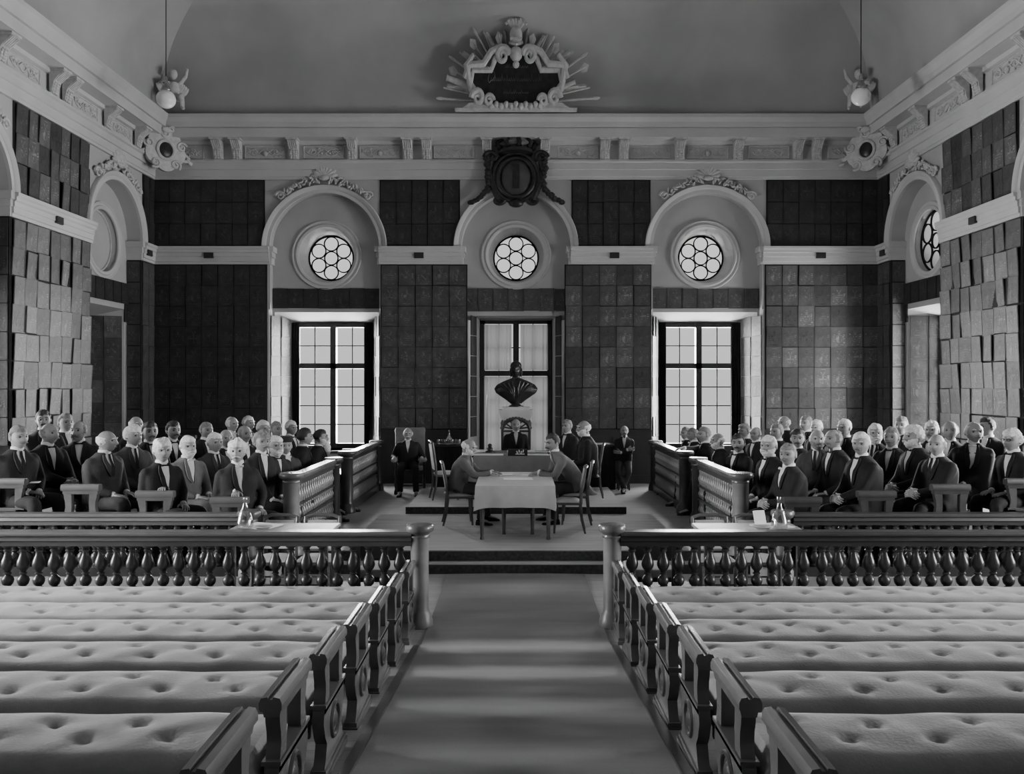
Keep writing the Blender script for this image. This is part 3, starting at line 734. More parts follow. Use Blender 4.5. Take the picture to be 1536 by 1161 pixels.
for sx in (-1, 1):
    for k in range(13):
        a = .06 + k * .108; q1 = 1.52 + rr.uniform(-.12, .12) - .45 * (k / 13) ** 1.2; q0 = .8; u = V((sx * math.cos(a), 0, math.sin(a))); y = .06 - .03 * (k % 3)
        o_ = V((0, y, .12)); m = MB(); kind = k % 4
        if kind == 0:      # lance with a leaf head
            m.tube([o_ + u * q0 * .6, o_ + u * q1], .018, 6); m.ball(o_ + u * (q1 + .06), (.028, .02, .09), 7, R=Matrix.Rotation(sx * (PI / 2 - a), 3, 'Y')); nm = 'lance'
        elif kind == 1:    # furled standard
            m.tube([o_ + u * q0 * .6, o_ + u * q1], .014, 6); w2 = V((-sx * math.sin(a), 0, math.cos(a)))
            m.grid([[o_ + u * (q0 + (q1 - q0) * i / 8 * .9) + w2 * (.13 * j / 4 * (1 - .4 * i / 8)) + V((0, -.03 * math.sin(j * 1.5 + i * .7), 0)) for j in range(5)] for i in range(9)]); nm = 'standard'
        elif kind == 2:    # gun barrel
            m.tube([o_ + u * q0 * .7, o_ + u * (q1 - .3), o_ + u * (q1 - .12), o_ + u * (q1 - .1)], [.06, .05, .045, .06], 9); nm = 'cannon_barrel'
        else:              # halberd
            m.tube([o_ + u * q0 * .6, o_ + u * q1], .014, 6); w2 = V((-sx * math.sin(a), 0, math.cos(a)))
            m.add([o_ + u * (q1 - .12) - w2 * .06, o_ + u * (q1 - .02) - w2 * .08, o_ + u * (q1 + .06), o_ + u * (q1 - .02) + w2 * .07, o_ + u * (q1 - .14) + w2 * .02], [(0, 1, 2, 3, 4)]); nm = 'halberd'
        m.build(nm, STUCCO, T)
T.scale = (1, 1, 1.28); T.rotation_euler = (.2, 0, 0)
# worn cursive lettering on the plaque, too faint to read: three lines of strokes
for nm, z, x0, x1, hgt, sd in (('lettering', .66, -.22, .25, .05, 1), ('lettering', .46, -.52, .5, .085, 2), ('lettering', .27, -.26, .24, .05, 3)):
    r = random.Random(sd); m = MB(); pts = []; x = x0
    while x < x1:
        st = r.uniform(.03, .055); up = hgt * r.choice((.6, .6, .7, 1.3)); 
        pts += [(x, -.104, z), (x + st * .35, -.104, z + up), (x + st * .7, -.104, z + up * .1)]; x += st
    m.tube(pts, .006, 4)
    if sd == 2: m.tube([(-.5 + .07 * math.cos(t * .5), -.104, z + .06 + .09 * math.sin(t * .5 + .4) * (1 if t < 9 else .6)) for t in range(14)], .009, 4)
    m.build(nm, LETT, T)
# dark coat of arms under the trophy
A = thing('coat_of_arms', 'dark carved shield with crown and hanging garlands over the middle arch', 'ornament', (0, 17.72, 6.5)); A.scale = (1, 1, .8)
m = MB().ball((0, -.02, 0), (.34, .1, .5), 24); m.build('oval_shield', mat('shield_face', .06, .4, .2), A)
m = MB().span((-.07, -.13, -.3), (.07, -.08, .34)); m.build('charge', BRONZE, A)
fr = MB()
for q, w_ in ((.39, .06), (.48, .05)): fr.tube([(q * math.cos(2 * PI * k / 36), -.06, q * 1.35 * math.sin(2 * PI * k / 36)) for k in range(37)], w_, 8)
for sx in (-1, 1):
    fr.tube(spiral((sx * .52, -.08, .55), .14, 1.6, (sx, 0, 0), (0, 0, 1), 24), [.06 - .0015 * k for k in range(25)], 8)
    fr.tube(spiral((sx * .36, -.08, -.6), .12, 1.5, (-sx, 0, 0), (0, 0, -1), 24), [.05 - .0012 * k for k in range(25)], 8)
    fr.tube([(sx * .5, -.06, .55), (sx * .56, -.06, .2), (sx * .5, -.06, -.2), (sx * .36, -.06, -.6)], [.06, .05, .06, .07], 8)
fr.ball((0, -.08, -.68), (.16, .08, .12), 10); fr.build('carved_frame', BRONZE, A)
cr = MB(); cr.lathe([(.3, .62), (.36, .64), (.36, .72), (.32, .74)], (0, -.02, 0), 24)
for k in range(9):
    a = 2 * PI * k / 9; cr.tube([(.34 * math.cos(a), -.02 + .2 * math.sin(a), .74), (.42 * math.cos(a), -.02 + .25 * math.sin(a), .9), (.3 * math.cos(a), -.02 + .18 * math.sin(a), 1.04), (.04 * math.cos(a), -.02, 1.08)], [.04, .05, .045, .03], 7); cr.ball((.36 * math.cos(a), -.02 + .22 * math.sin(a), .8), .065, 7)
cr.ball((0, -.02, 1.12), .07, 8); cr.build('crown', BRONZE, A)
for sx in (-1, 1):
    g = MB(); P = [(sx * .62, -.06, .5), (sx * .6, -.06, .2), (sx * .52 + sx * .05, -.06, -.1), (sx * .62, -.06, -.34), (sx * .8, -.06, -.55), (sx * 1.0, -.06, -.7)]
    for i in range(len(P) - 1):
        for j in range(5):
            p = V(P[i]).lerp(V(P[i + 1]), j / 5); g.ball(p + V((rr.uniform(-.02, .02), -.02, rr.uniform(-.02, .02))), rr.uniform(.055, .08), 7)
    g.build('garland', BRONZE, A)
# pendant globes
for sg, px, py, nm in ((-1, 249, 149, 'grey-haired stand'), (1, 1291.5, 145, 'black-coated stand')):
    y = 14.5; x = (px - CX) * y / F; z = EYE + (CY - py) * y / F
    t = thing('pendant_lamp', 'white glass globe lamp hanging on a long cord above the ' + nm, 'lamp', (x, y, z))
    MB().ball((0, 0, 0), (.165, .165, .155), 24).build('globe', OPAL, t)
    MB().lathe([(.08, .14), (.09, .16), (.07, .2), (.05, .26), (.07, .28), (.03, .3), (.03, .36), (.012, .4)], (0, 0, 0), 14).build('fitting', BRASS, t)
    MB().tube([(0, 0, .38), (0, 0, 10.25 - z)], .008, 6).build('cord', IRON, t)
# ---------------------------------------------------------------- benches
def bench_end_parts():
    """panel in local: x thickness (aisle side +x), y depth 0..-.46 (front at -y), z up 0...64"""
    L = .46; D = {}
    m = MB(); m.prism([(-.04, .6), (-.047, .61), (-.047, .635), (-.038, .655), (-.012, .66), (-.008, .65), (.008, .65), (.012, .66), (.038, .655), (.047, .635), (.047, .61), (.04, .6)], 'y', -L - .02, .02)
    m.prism([(-.032, .57), (-.038, .6), (.038, .6), (.032, .57)], 'y', -L, 0); D['cap'] = m
    m = MB()
    # two S-curved posts
    for s in (0, 1):
        P = [(.58, .01, .1), (.54, .015, .1), (.5, .03, .085), (.45, .035, .08), (.4, .02, .09), (.36, .0, .1)]
        pl = [(d0, z) for z, d0, d1 in P] + [(d0 + d1, z) for z, d0, d1 in reversed(P)]
        poly = [(-q[0], q[1]) if s == 0 else (-L + q[0], q[1]) for q in pl]
        m.prism(poly, 'x', -.03, .03)
    m.span((-.03, -L, .34), (.03, 0, .385)); m.span((-.04, -L - .01, .375), (.04, .01, .392)); m.prism([(-.02, .36), (.03, .385), (.03, .4), (-.02, .4)], 'x', -.05, .05) if False else None
    # lower scrolled panel
    pl = [(.0, .36), (-L, .36), (-L - .015, .3), (-L + .02, .22), (-L + .06, .17), (-L + .03, .1), (-L + .0, .06), (0, .06), (-.03, .1), (-.06, .17), (-.02, .22), (.015, .3)]
    m.prism(pl, 'x', -.03, .03); D['panel'] = m
    m = MB()
    m.grid([[(.032 + .012 * math.sin(b), -L / 2 + (.085 + .014 * math.cos(b)) * math.cos(a), .235 + (.085 + .014 * math.cos(b)) * math.sin(a)) for b in [2 * PI * j / 6 for j in range(7)]] for a in [2 * PI * k / 26 for k in range(27)]])
    m.lathe([(.05, 0), (.03, .012), (.0, .016)], (.03, -L / 2, .235), 16, R=Matrix.Rotation(PI / 2, 3, 'Y')); D['roundel'] = m
    m = MB().span((-.048, -L - .03, 0), (.048, .03, .035)).span((-.04, -L - .01, .035), (.04, .01, .06)); D['foot'] = m
    return D
BE = bench_end_parts(); BEM = {k: v.mesh('bench_' + k, WOOD if k != 'roundel' else WOODD, smooth=True) for k, v in BE.items()}
BEMD = {k: v.mesh('bench_dark_' + k, WOODD, smooth=True) for k, v in BE.items()}
def bench_end(t, x, y, z, rz=0, mir=1, dark=False, sc=(1, 1, 1), name='bench_end'):
    M_ = BEMD if dark else BEM
    e = obj(name, M_['panel'], t, (x, y, z), rz); e.scale = (mir * sc[0], sc[1], sc[2])
    for k in ('cap', 'roundel', 'foot'): obj({'cap': 'arm_cap', 'roundel': 'roundel', 'foot': 'foot'}[k], M_[k], e)
    return e
def cushion_mesh(L, seed):
    r = random.Random(seed); m = MB(); D = .47; H = .14; nx = int(L / .035); rows = []
    tx = [(.2 + .4 * k + r.uniform(-.03, .03), -.14 + r.uniform(-.015, .015)) for k in range(int(L / .4))] + [(.4 * k + r.uniform(-.03, .03), -.31 + r.uniform(-.015, .015)) for k in range(1, int(L / .4) + 1)]
    prof = []
    for k in range(25):                                   # front underside, front face, top, back
        t = k / 24
        if t < .22: q = t / .22; prof.append((-D - .012 * math.sin(q * PI), .01 + q * (H - .04), 0, q))
        elif t < .86:
            q = (t - .22) / .64; prof.append((-D + D * q + (.0 if q > .02 else 0), H - .03 + .035 * math.sin(PI * min(1, max(0, q))) ** .3, math.sin(PI * q) ** .5 if 0 < q < 1 else 0, 1))
        else: q = (t - .86) / .14; prof.append((0 + .01 * math.sin(q * PI), (H - .03) * (1 - q) + .01 * q, 0, 1))
    ph = r.uniform(0, 6)
    for i in range(nx + 1):
        x = L * i / nx; row = []
        endf = min(1, min(x, L - x) / .05); ef = math.sqrt(max(0, 1 - (1 - endf) ** 2))
        for (y, z, top, fr) in prof:
            d = 0.0
            if top > 0 or z > .05:
                for (a, b) in tx:
                    dx = x - a
                    if abs(dx) < .3:
                        dy = y - b; q2 = dx * dx + dy * dy
                        d -= .036 * math.exp(-q2 / (2 * .028 ** 2)) * (1 if top > 0 else .2)
                        an = math.atan2(dy, dx); d -= .006 * math.exp(-q2 / (2 * .09 ** 2)) * (.5 + .5 * math.cos(an * 4 + a * 7))
                d += .006 * math.sin(x * 7.3 + ph) + .004 * math.sin(x * 17 + y * 9 + ph * 2)
            row.append((x, y + .006 * math.sin(x * 9 + ph), .01 + (z - .01) * (.35 + .65 * ef) + d * (top if top > 0 else .35)))
        rows.append(row)
    m.grid(rows); n = len(prof)
    m.f += [list(range(n))[::-1], list(range(nx * n, nx * n + n))]; m.m += [0, 0]
    return m.mesh('cushion', VELVET, smooth=True)
CUSH = [cushion_mesh(4.4, s) for s in range(4)]
for me in CUSH: me.polygons.foreach_set('use_smooth', [True] * len(me.polygons))
PL = MB().span((0, -.45, -.035), (4.4, 0, 0)).mesh('seat_plank', WOODD, smooth=False)
RAIL = MB().span((0, -.4, -.09), (4.4, -.37, -.03)).mesh('seat_rail', WOODD, smooth=False)
ROWN = ['nearest the camera', 'second from the camera', 'third from the camera', 'fourth from the camera', 'fifth from the camera', 'second from the rail', 'hard against the front balustrade']
for sg, X0 in ((-1, 1.0), (1, .955)):
    for k in range(7):
        y = 2.6 + .81 * k + .46; z = rake(y - .23)
        t = thing('bench', 'cushioned wooden bench %s of the aisle, row %s' % (('left', 'right')[sg > 0], ROWN[k]), 'bench', (sg * X0, y, z), 0, 'cushioned public benches along the aisle')
        bench_end(t, sg * .0, 0, 0, 0, -sg)
        bench_end(t, sg * 4.52, 0, 0, 0, sg)
        for nm, me, zz in (('cushion', CUSH[(k + (sg > 0)) % 4], .285), ('seat_plank', PL, .285), ('seat_rail', RAIL, .285)):
            o = obj(nm, me, t, (sg * .06, 0, zz)); o.scale = (sg, 1, 1)
            if sg < 0: o.rotation_euler = (0, 0, 0)
SPM = {}; SPIN = mat('spindle_highlit', .26, .3, .2, 8, spec=.6)  # spindle colour lightened to stand in for highlights on the turnings
# ---------------------------------------------------------------- balustrades
BP = [(.046, 0), (.046, .02), (.03, .03), (.026, .04), (.044, .06), (.052, .09), (.053, .115), (.045, .145), (.028, .165), (.024, .175), (.034, .185), (.034, .195), (.024, .205), (.03, .225), (.046, .25), (.056, .28), (.058, .305), (.053, .34), (.042, .375), (.031, .41), (.026, .445), (.027, .455), (.036, .462), (.036, .474), (.028, .482), (.034, .5), (.046, .51), (.046, .525)]
BALM = MB().lathe(BP, n=14).mesh('baluster', WOODD); BALM2 = BALM
def rail_profile(w=.17, h=.14): return [(-w / 2 + .03, -h), (-w / 2 + .02, -h * .72), (-w / 2, -h * .6), (-w / 2 + .012, -h * .35), (-w / 2 - .01, -h * .25), (-w / 2 - .01, -.02), (-w / 2 + .015, 0), (w / 2 - .015, 0), (w / 2 + .01, -.02), (w / 2 + .01, -h * .25), (w / 2 - .012, -h * .35), (w / 2, -h * .6), (w / 2 - .02, -h * .72), (w / 2 - .03, -h)]
def post(t, x, y, z0, z1, r=.085, mtl=WOODM, name='newel_post'):
    h = z1 - z0
    P = [(r * 1.45, 0), (r * 1.45, .06), (r * 1.35, .075), (r * 1.3, .12), (r * 1.1, .14), (r * 1.06, .16), (r, .18), (r * .98, h * .5), (r, h - .14), (r * 1.08, h - .13), (r * 1.12, h - .115), (r * 1.05, h - .1), (r * 1.12, h - .085), (r * 1.42, h - .07), (r * 1.52, h - .055), (r * 1.52, h - .02), (r * 1.4, h - .004), (r * 1.1, h)]
    o = MB().lathe(P[:10], (0, 0, 0), 28).build(name, mtl, t, (x, y, z0))
    MB().lathe(P[9:], (0, 0, 0), 28).build('post_cap', WOOD if mtl is WOODM else WOODD, o)
    return o
for sg, nm in ((-1, 'left'), (1, 'right')):
    t = thing('front_balustrade', 'long dark turned-baluster railing closing the floor before the public benches, %s of the aisle' % nm, 'balustrade', (sg * .928, 8.03, -.22))
    a, b = .09, 6.75
    MB().prism([(y, z + .92) for y, z in rail_profile()], 'x', sg * a * .8, sg * b).build('handrail', RAILW if sg < 0 else RAILK, t, smooth=False)
    MB().span((sg * a, -.07, .325), (sg * b, .07, .358)).span((sg * a, -.06, .0), (sg * b, .06, .325)).build('plinth', WOODD, t, smooth=False)
    for k in range(43):
        o = obj('baluster', BALM, t, (sg * (a + .1 + .15 * k + (.03 if k > 11 else 0)), 0, .358)); o.scale = (1.04, 1.04, .8)
    # end newel is a thing of its own bolted to the rail: part of the railing
    post(t, 0, 0, 0, .985, .088)
    t2 = thing('stand_balustrade', 'second lower baluster railing in front of the %s stand of seated men' % ('grey-haired', 'black-coated')[sg > 0], 'balustrade', (sg * 2.95, 9.22, 0))
    MB().prism([(y, z + .69) for y, z in rail_profile(.16, .13)], 'x', sg * .1, sg * 4.75).build('handrail', RAILW if sg < 0 else RAILK, t2, smooth=False)
    MB().span((sg * .05, -.07, 0), (sg * 4.75, .07, .1)).build('plinth', WOODD, t2, smooth=False)
    for k in range(31):
        o = obj('baluster', BALM, t2, (sg * (.2 + .15 * k), 0, .1)); o.scale = (1, 1, .9)
    post(t2, 0, 0, 0, .72, .085, WOODM)
    # side parapets along the floor, two lengths each side
    for (y0, y1, q) in ((10.35, 12.75, 'nearer'), (13.75, 16.7, 'farther')):
        x = sg * 2.79
        t3 = thing('side_parapet', 'spindled parapet with broad rail, %s length beside the %s stand' % (q, ('grey-haired', 'black-coated')[sg > 0]), 'balustrade', (x, y0, 0))
        L = y1 - y0; W_ = WOODD
        MB().prism([(xx, z + .98) for xx, z in rail_profile(.16, .08)], 'y', .05, L - .05).build('handrail', WOOD, t3, smooth=False)
        fr = MB()
        for z0, z1, w_ in ((0, .13, .13), (.36, .40, .07), (.565, .595, .06), (.83, .905, .07)): fr.span((-w_ / 2, .05, z0), (w_ / 2, L - .05, z1))
        fr.span((-.012, .05, .14), (.012, L - .05, .4)) if False else None
        fr.build('rail_frame', W_, t3, smooth=False)
        n = int((L - .2) / .105)
        for (z0, h) in ((.13, .23), (.595, .235), (.4, .165)):
            sm = SPM.get(h) or SPM.setdefault(h, MB().lathe([(.012, 0), (.02, .1 * h), (.016, .15 * h), (.03, .3 * h), (.034, .42 * h), (.02, .6 * h), (.014, .75 * h), (.022, .85 * h), (.014, h)], n=10).mesh('spindle', SPIN))
            for k in range(n): obj('spindle', sm, t3, (0, .14 + (L - .28) * k / (n - 1), z0))
        post(t3, 0, 0, 0, 1.02, .1, WOODM if q == 'nearer' else WOODD); post(t3, 0, L, 0, 1.0, .095, WOODD)
# ---------------------------------------------------------------- benches in the stands
SEAT = [.465, .535, .61, .675, .74]
for sg in (-1, 1):
    st_ = ('grey-haired', 'black-coated')[sg > 0]
    for k in range(5):
        fz = TIER[k]; h = SEAT[k] + .37 - fz
        t = thing('stand_bench', 'plain wooden bench with shaped pierced end, %s row up in the %s stand' % (ORD[k], st_), 'bench', (sg * ROWX[k], 9.46, fz), 0, 'stepped benches in the stands')
        e = bench_end(t, sg * .0, 0, 0, PI / 2, 1, sg > 0, (1, .86, h / .66)); e.location = (-.2, 0, 0); e.rotation_euler = (0, 0, PI / 2)
        e2 = bench_end(t, -.2, 7.2, 0, PI / 2, 1, True, (1, .86, h / .66))
        MB().span((-.19, .03, SEAT[k] - fz - .04), (.19, 7.15, SEAT[k] - fz)).build('seat', WOOD, t, smooth=False)
        for yy in (1.8, 3.6, 5.4): MB().span((-.16, yy - .03, 0), (.16, yy + .03, SEAT[k] - fz - .04)).build('leg', WOODD, t, smooth=False)
# ---------------------------------------------------------------- tables, chairs, desks
def cloth_mesh(w, d, h, drop, seed, wav=.012):
    r = random.Random(seed); m = MB(); n = 120; per = []
    for k in range(n):
        t = 4 * k / n; s_ = int(t); q = t - s_
        p = [(-w / 2 + w * q, -d / 2), (w / 2, -d / 2 + d * q), (w / 2 - w * q, d / 2), (-w / 2, d / 2 - d * q)][s_]; per.append(p)
    rows = []
    for j in range(10):
        q = max(0, (j - 2) / 7); row = []
        for k, (x, y) in enumerate(per):
            a = math.atan2(y / d, x / w); o = 1 + (.004 if j > 0 else -.01); fl = q * (wav * math.sin(k * .55 + seed) + .012) + (.006 if j > 1 else 0)
            nx, ny = math.cos(a), math.sin(a)
            corner = (abs(x) / (w / 2)) * (abs(y) / (d / 2)); cz = -.05 * q * corner ** 6
            z = h - (0 if j < 2 else drop * q) + (-.004 if j == 1 else 0) + cz
            row.append((x * o + nx * fl * 1.4, y * o + ny * fl * 1.4, z if j else h + .0))
        rows.append(row)
    m.grid(rows, True); m.f.append(list(range(n))); m.m.append(0)
    return m
TT = thing('writing_table', 'wooden four-legged table under a pale cloth between the two writing clerks', 'table', (-.01, 12.2, 0))
MB().span((-.5, -.95, .7), (.5, .75, .74)).span((-.46, -.9, .6), (.46, -.87, .7)).span((-.46, .67, .6), (.46, .7, .7)).build('tabletop', WOOD, TT, smooth=False)
for x, y in ((-.45, -.89), (.45, -.89), (-.45, .69), (.45, .69)): MB().lathe([(.03, 0), (.03, .03), (.024, .05), (.036, .5), (.045, .7)], (x, y, 0), 4).build('leg', WOOD, TT, smooth=False)
for x in (-.16, .24): MB().lathe([(.028, 0), (.022, .04), (.036, .5), (.04, .68)], (x, -.5, 0), 4).build('gate_leg', WOOD, TT, smooth=False)
c_ = cloth_mesh(1.06, 1.78, .748, .29, 2).build('tablecloth', CLOTH, None, (-.01, 12.1, 0)); tag(c_, 'pale cloth draped over the writing table', 'tablecloth')
def papers(name, label, x, y, z, w, d, rz, grp=None, th=.004, n=1):
    m = MB()
    r = random.Random(int(x * 100) + int(y * 10))
    for k in range(n): m.box((r.uniform(-.01, .01) * (n > 1), r.uniform(-.01, .01) * (n > 1), th * (k + .5)), (w, d, th * .9), Euler((0, 0, r.uniform(-.08, .08) * (n > 1))))
    return tag(m.build(name, PAPER, None, (x, y, z), rz, smooth=False), label, 'paper', grp)
papers('paper_sheet', 'white sheet under the pen hand of the bearded clerk', -.2, 12.55, .751, .3, .22, .2)
papers('paper_sheet', 'white sheet before the leaning moustached clerk', .22, 12.5, .751, .3, .22, -.25)
papers('paper_sheet', 'wide open sheet lying in the middle of the writing table', .03, 12.0, .751, .42, .28, .05)
def chair(x, y, rz, label, z=0.0, back=.93, seat_m=None, splat='pad', w=.42):
    """front faces local -y"""
    t = thing('side_chair', label, 'chair', (x, y, z), rz)
    MB().span((-w / 2, -.2, .41), (w / 2, .2, .445)).build('seat_frame', WOOD, t, smooth=False, bevel=.005)
    m = MB(); rows = []
    for j in range(9):
        v = -1 + 2 * j / 8; rows.append([(w * .47 * u_, .19 * v, .445 + .045 * (1 - abs(u_) ** 4) * (1 - abs(v) ** 4)) for u_ in [-1 + 2 * i / 8 for i in range(9)]])
    m.grid(rows); m.build('seat', seat_m or UPH, t)
    for sx in (-1, 1):
        MB().tube([(sx * (w / 2 - .03), -.17, .42), (sx * (w / 2 - .03), -.175, .2), (sx * (w / 2 - .025), -.19, 0)], [.024, .019, .014], 8).build('leg', WOOD, t)
        MB().tube([(sx * (w / 2 - .03), .18, .42), (sx * (w / 2 - .03), .2, .2), (sx * (w / 2 - .025), .25, 0)], [.024, .019, .014], 8).build('leg', WOOD, t)
        MB().tube([(sx * (w / 2 - .025), .185, .42), (sx * (w / 2 - .025), .2, .65), (sx * (w / 2 - .02), .25, back)], [.024, .021, .018], 8).build('back_post', WOOD, t)
    MB().tube([(-w / 2 + .02, .25, back - .01), (-w / 4, .27, back + .015), (w / 4, .27, back + .015), (w / 2 - .02, .25, back - .01)], .02, 8).build('top_rail', WOOD, t)
    m = MB(); n = 7
    m.loft([[(-w / 2 + .05, .19 + .06 * j / n - .018, .52 + (back - .56) * j / n), (w / 2 - .05, .19 + .06 * j / n - .018, .52 + (back - .56) * j / n), (w / 2 - .05, .19 + .06 * j / n + .018, .52 + (back - .56) * j / n), (-w / 2 + .05, .19 + .06 * j / n + .018, .52 + (back - .56) * j / n)] for j in range(n + 1)])
    m.build('back_pad', seat_m or UPH, t)
    for yy, z_ in ((-.17, .2), (.2, .2)): MB().tube([(-w / 2 + .03, yy, z_), (w / 2 - .03, yy, z_)], .011, 6).build('stretcher', WOOD, t)
    return t
chair(-.86, 12.62, PI / 2 + .12, 'pale-backed chair under the bearded clerk at the writing table')
chair(.90, 12.66, -PI / 2 - .1, 'pale-backed chair under the leaning moustached clerk')
chair(.74, 11.95, -PI / 2 - .06, 'empty pale-backed chair tucked at the near corner of the writing table')
chair(-1.24, 14.6, PI / 2 + .25, 'empty pale-backed chair on the dais behind the bearded clerk', .113, 1.0)
chair(1.3, 14.85, -PI / 2 - .1, 'pale-backed chair under the white-bearded man at the presiding table', .113, .93)
chair(1.1, 15.6, -PI / 2 + .2, 'chair under the bald man beside the presiding table', .113, .93)
# presiding table
PT = thing('presiding_table', 'broad table under a heavy dark cloth on the dais', 'table', (0, 15.15, .113))
MB().span((-.82, -.62, .7), (.82, .62, .745)).build('tabletop', WOODD, PT, smooth=False)
for x in (-.74, .74):
    for y in (-.55, .55): MB().lathe([(.04, 0), (.03, .1), (.05, .3), (.035, .6), (.05, .7)], (x, y, 0), 8).build('leg', WOODD, PT)
tag(cloth_mesh(1.7, 1.3, .752, .7, 5, .02).build('tablecloth', CLOTHM, None, (0, 15.15, .113)), 'heavy dark cloth hanging to the floor round the presiding table', 'tablecloth')
zt = .113 + .756
papers('paper_sheet', 'broad white sheet at one side of the presiding table front', -.5, 14.78, zt, .55, .34, 0, n=1)
papers('paper_sheet', 'broad white sheet at the bald secretary side of the presiding table', .48, 14.78, zt, .6, .34, 0, n=1)
papers('paper_pile', 'low pile of papers before the presiding man', .1, 15.4, zt, .5, .3, 0, n=5)
papers('paper_pile', 'pile of papers on the far bearded clerk side of the presiding table', -.6, 15.45, zt, .32, .26, .1, n=8)
papers('paper_sheet', 'loose sheet on the far side of the presiding table by the secretaries', .55, 15.45, zt, .4, .26, -.1)
bx = thing('letter_box', 'small dark box with pale emblem standing on the presiding table front edge', 'box', (.03, 14.62, zt))
MB().span((-.17, -.06, 0), (.17, .06, .11)).build('body', CLOTHD, bx, smooth=False)
em = MB()
for k in range(4): em.box((-.01 + k * .035, -.062, .06 + .02 * (k % 2)), (.02, .004, .05), Euler((0, .2 * (k - 1.5), 0)))
em.box((.04, -.062, .03), (.16, .004, .015)); em.build('emblem', PAPER, bx, smooth=False)
ik = thing('inkwell', 'dark round inkwell at the bearded clerk side of the presiding table', 'inkwell', (-.48, 15.35, zt)); MB().lathe([(.09, 0), (.09, .02), (.05, .03), (.05, .08), (.03, .09)], n=16).build('base', BRONZE, ik); MB().ball((0, 0, .12), .04).build('lid', BRONZE, ik)
bl = thing('table_bell', 'shiny handbell at the secretary side of the presiding table', 'bell', (.68, 15.1, zt)); MB().lathe([(.075, 0), (.07, .03), (.05, .08), (.02, .1), (.012, .11)], n=18).build('bell_cup', BRASS, bl); MB().lathe([(.012, .11), (.02, .13), (.01, .15)], n=10).build('handle', WOODD, bl)
# presiding armchair
def armchair(x, y, z, rz, label, H, carved):
    t = thing('armchair', label, 'armchair', (x, y, z), rz)
    for sx in (-1, 1):
        MB().lathe([(.035, 0), (.035, .06), (.02, .1), (.034, .2), (.02, .3), (.03, .38), (.03, .44), (.02, .5), (.032, .58), (.02, .66)], (sx * .27, -.25, 0), 10).build('leg', WOODD, t)
        MB().lathe([(.03, 0), (.03, .4), (.025, .7), (.028, H - .1), (.04, H - .06), (.015, H)], (sx * .27, .25, 0), 8).build('back_post', WOODD, t)
        MB().tube([(sx * .27, .25, .68), (sx * .28, .05, .7), (sx * .28, -.18, .68), (sx * .28, -.3, .66)], [.028, .032, .036, .045], 8).build('armrest', WOODD, t)
        MB().ball((sx * .28, -.31, .67), (.045, .05, .045), 10).build('carved_knob', UPH, t)
    MB().span((-.28, -.27, .4), (.28, .27, .46)).build('seat_frame', WOODD, t, smooth=False)
    MB().box((0, -.01, .485), (.52, .5, .05), top=(.92, .92)).build('seat', UPH if not carved else WOODD, t, smooth=False)
    for sx in (-1, 1): MB().tube([(sx * .27, -.25, .14), (sx * .27, .25, .14)], .02, 8).build('stretcher', WOODD, t)
    MB().tube([(-.27, 0, .14), (.27, 0, .14)], .02, 8).build('stretcher', WOODD, t)
    if carved:
        m = MB(); P = [(.27 * math.cos(a) , .25, H - .18 + .2 * math.sin(a)) for a in [PI * k / 16 for k in range(17)]]
        m.tube(P, .04, 8)
        for k in range(15): a = PI * (k + .5) / 15; m.ball((.29 * math.cos(a), .25, H - .18 + .22 * math.sin(a)), .03, 7)
        for k in range(7): a = PI * (k + .5) / 7; m.tube([(.08 * math.cos(a), .25, H - .2 + .03), (.25 * math.cos(a), .25, H - .18 + .17 * math.sin(a))], .016, 6)
        m.span((-.27, .235, H - .24), (.27, .265, H - .2)); m.build('carved_crest', WOODD, t)
        MB().span((-.1, .24, .55), (.1, .262, H - .22)).build('back_splat', WOODD, t, smooth=False)
        for sx in (-1, 1): MB().span((sx * .13, .243, .55), (sx * .24, .26, H - .24)).build('back_pad', UPH, t, smooth=False)
    else:
        MB().span((-.29, .2, .52), (.29, .27, H)).build('back_pad', UPH_D, t, smooth=False, bevel=.02)
    return t
UPH_D = mat('leather_back', .13, .55, .2, 6)
armchair(0, 16.25, 0.113, 0, 'dark armchair with arched carved crest under the presiding man', 1.3, True)
armchair(-2.07, 16.3, 0, .12, 'tall-backed armchair with turned legs under the stout watching man by the wall', 1.26, False)
# pedestal with bust
PD = thing('pedestal', 'white marble pedestal carrying the bust in the recess of the middle window', 'pedestal', (0, 17.1, 0))
MB().span((-.34, -.3, 0), (.34, .3, .16)).build('plinth', MARBLE, PD, smooth=False)
MB().prism([(-.26, .16), (.26, .16), (.26, 1.4), (-.26, 1.4)], 'y', -.24, .24).build('shaft', MARBLE, PD, smooth=False)
m = MB()
for w_, z0, z1 in ((.29, 1.4, 1.45), (.33, 1.45, 1.54), (.35, 1.54, 1.6), (.28, 1.6, 1.66)): m.span((-w_, -w_ * .9, z0), (w_, w_ * .9, z1))
m.build('capital', MARBLE, PD, smooth=False)
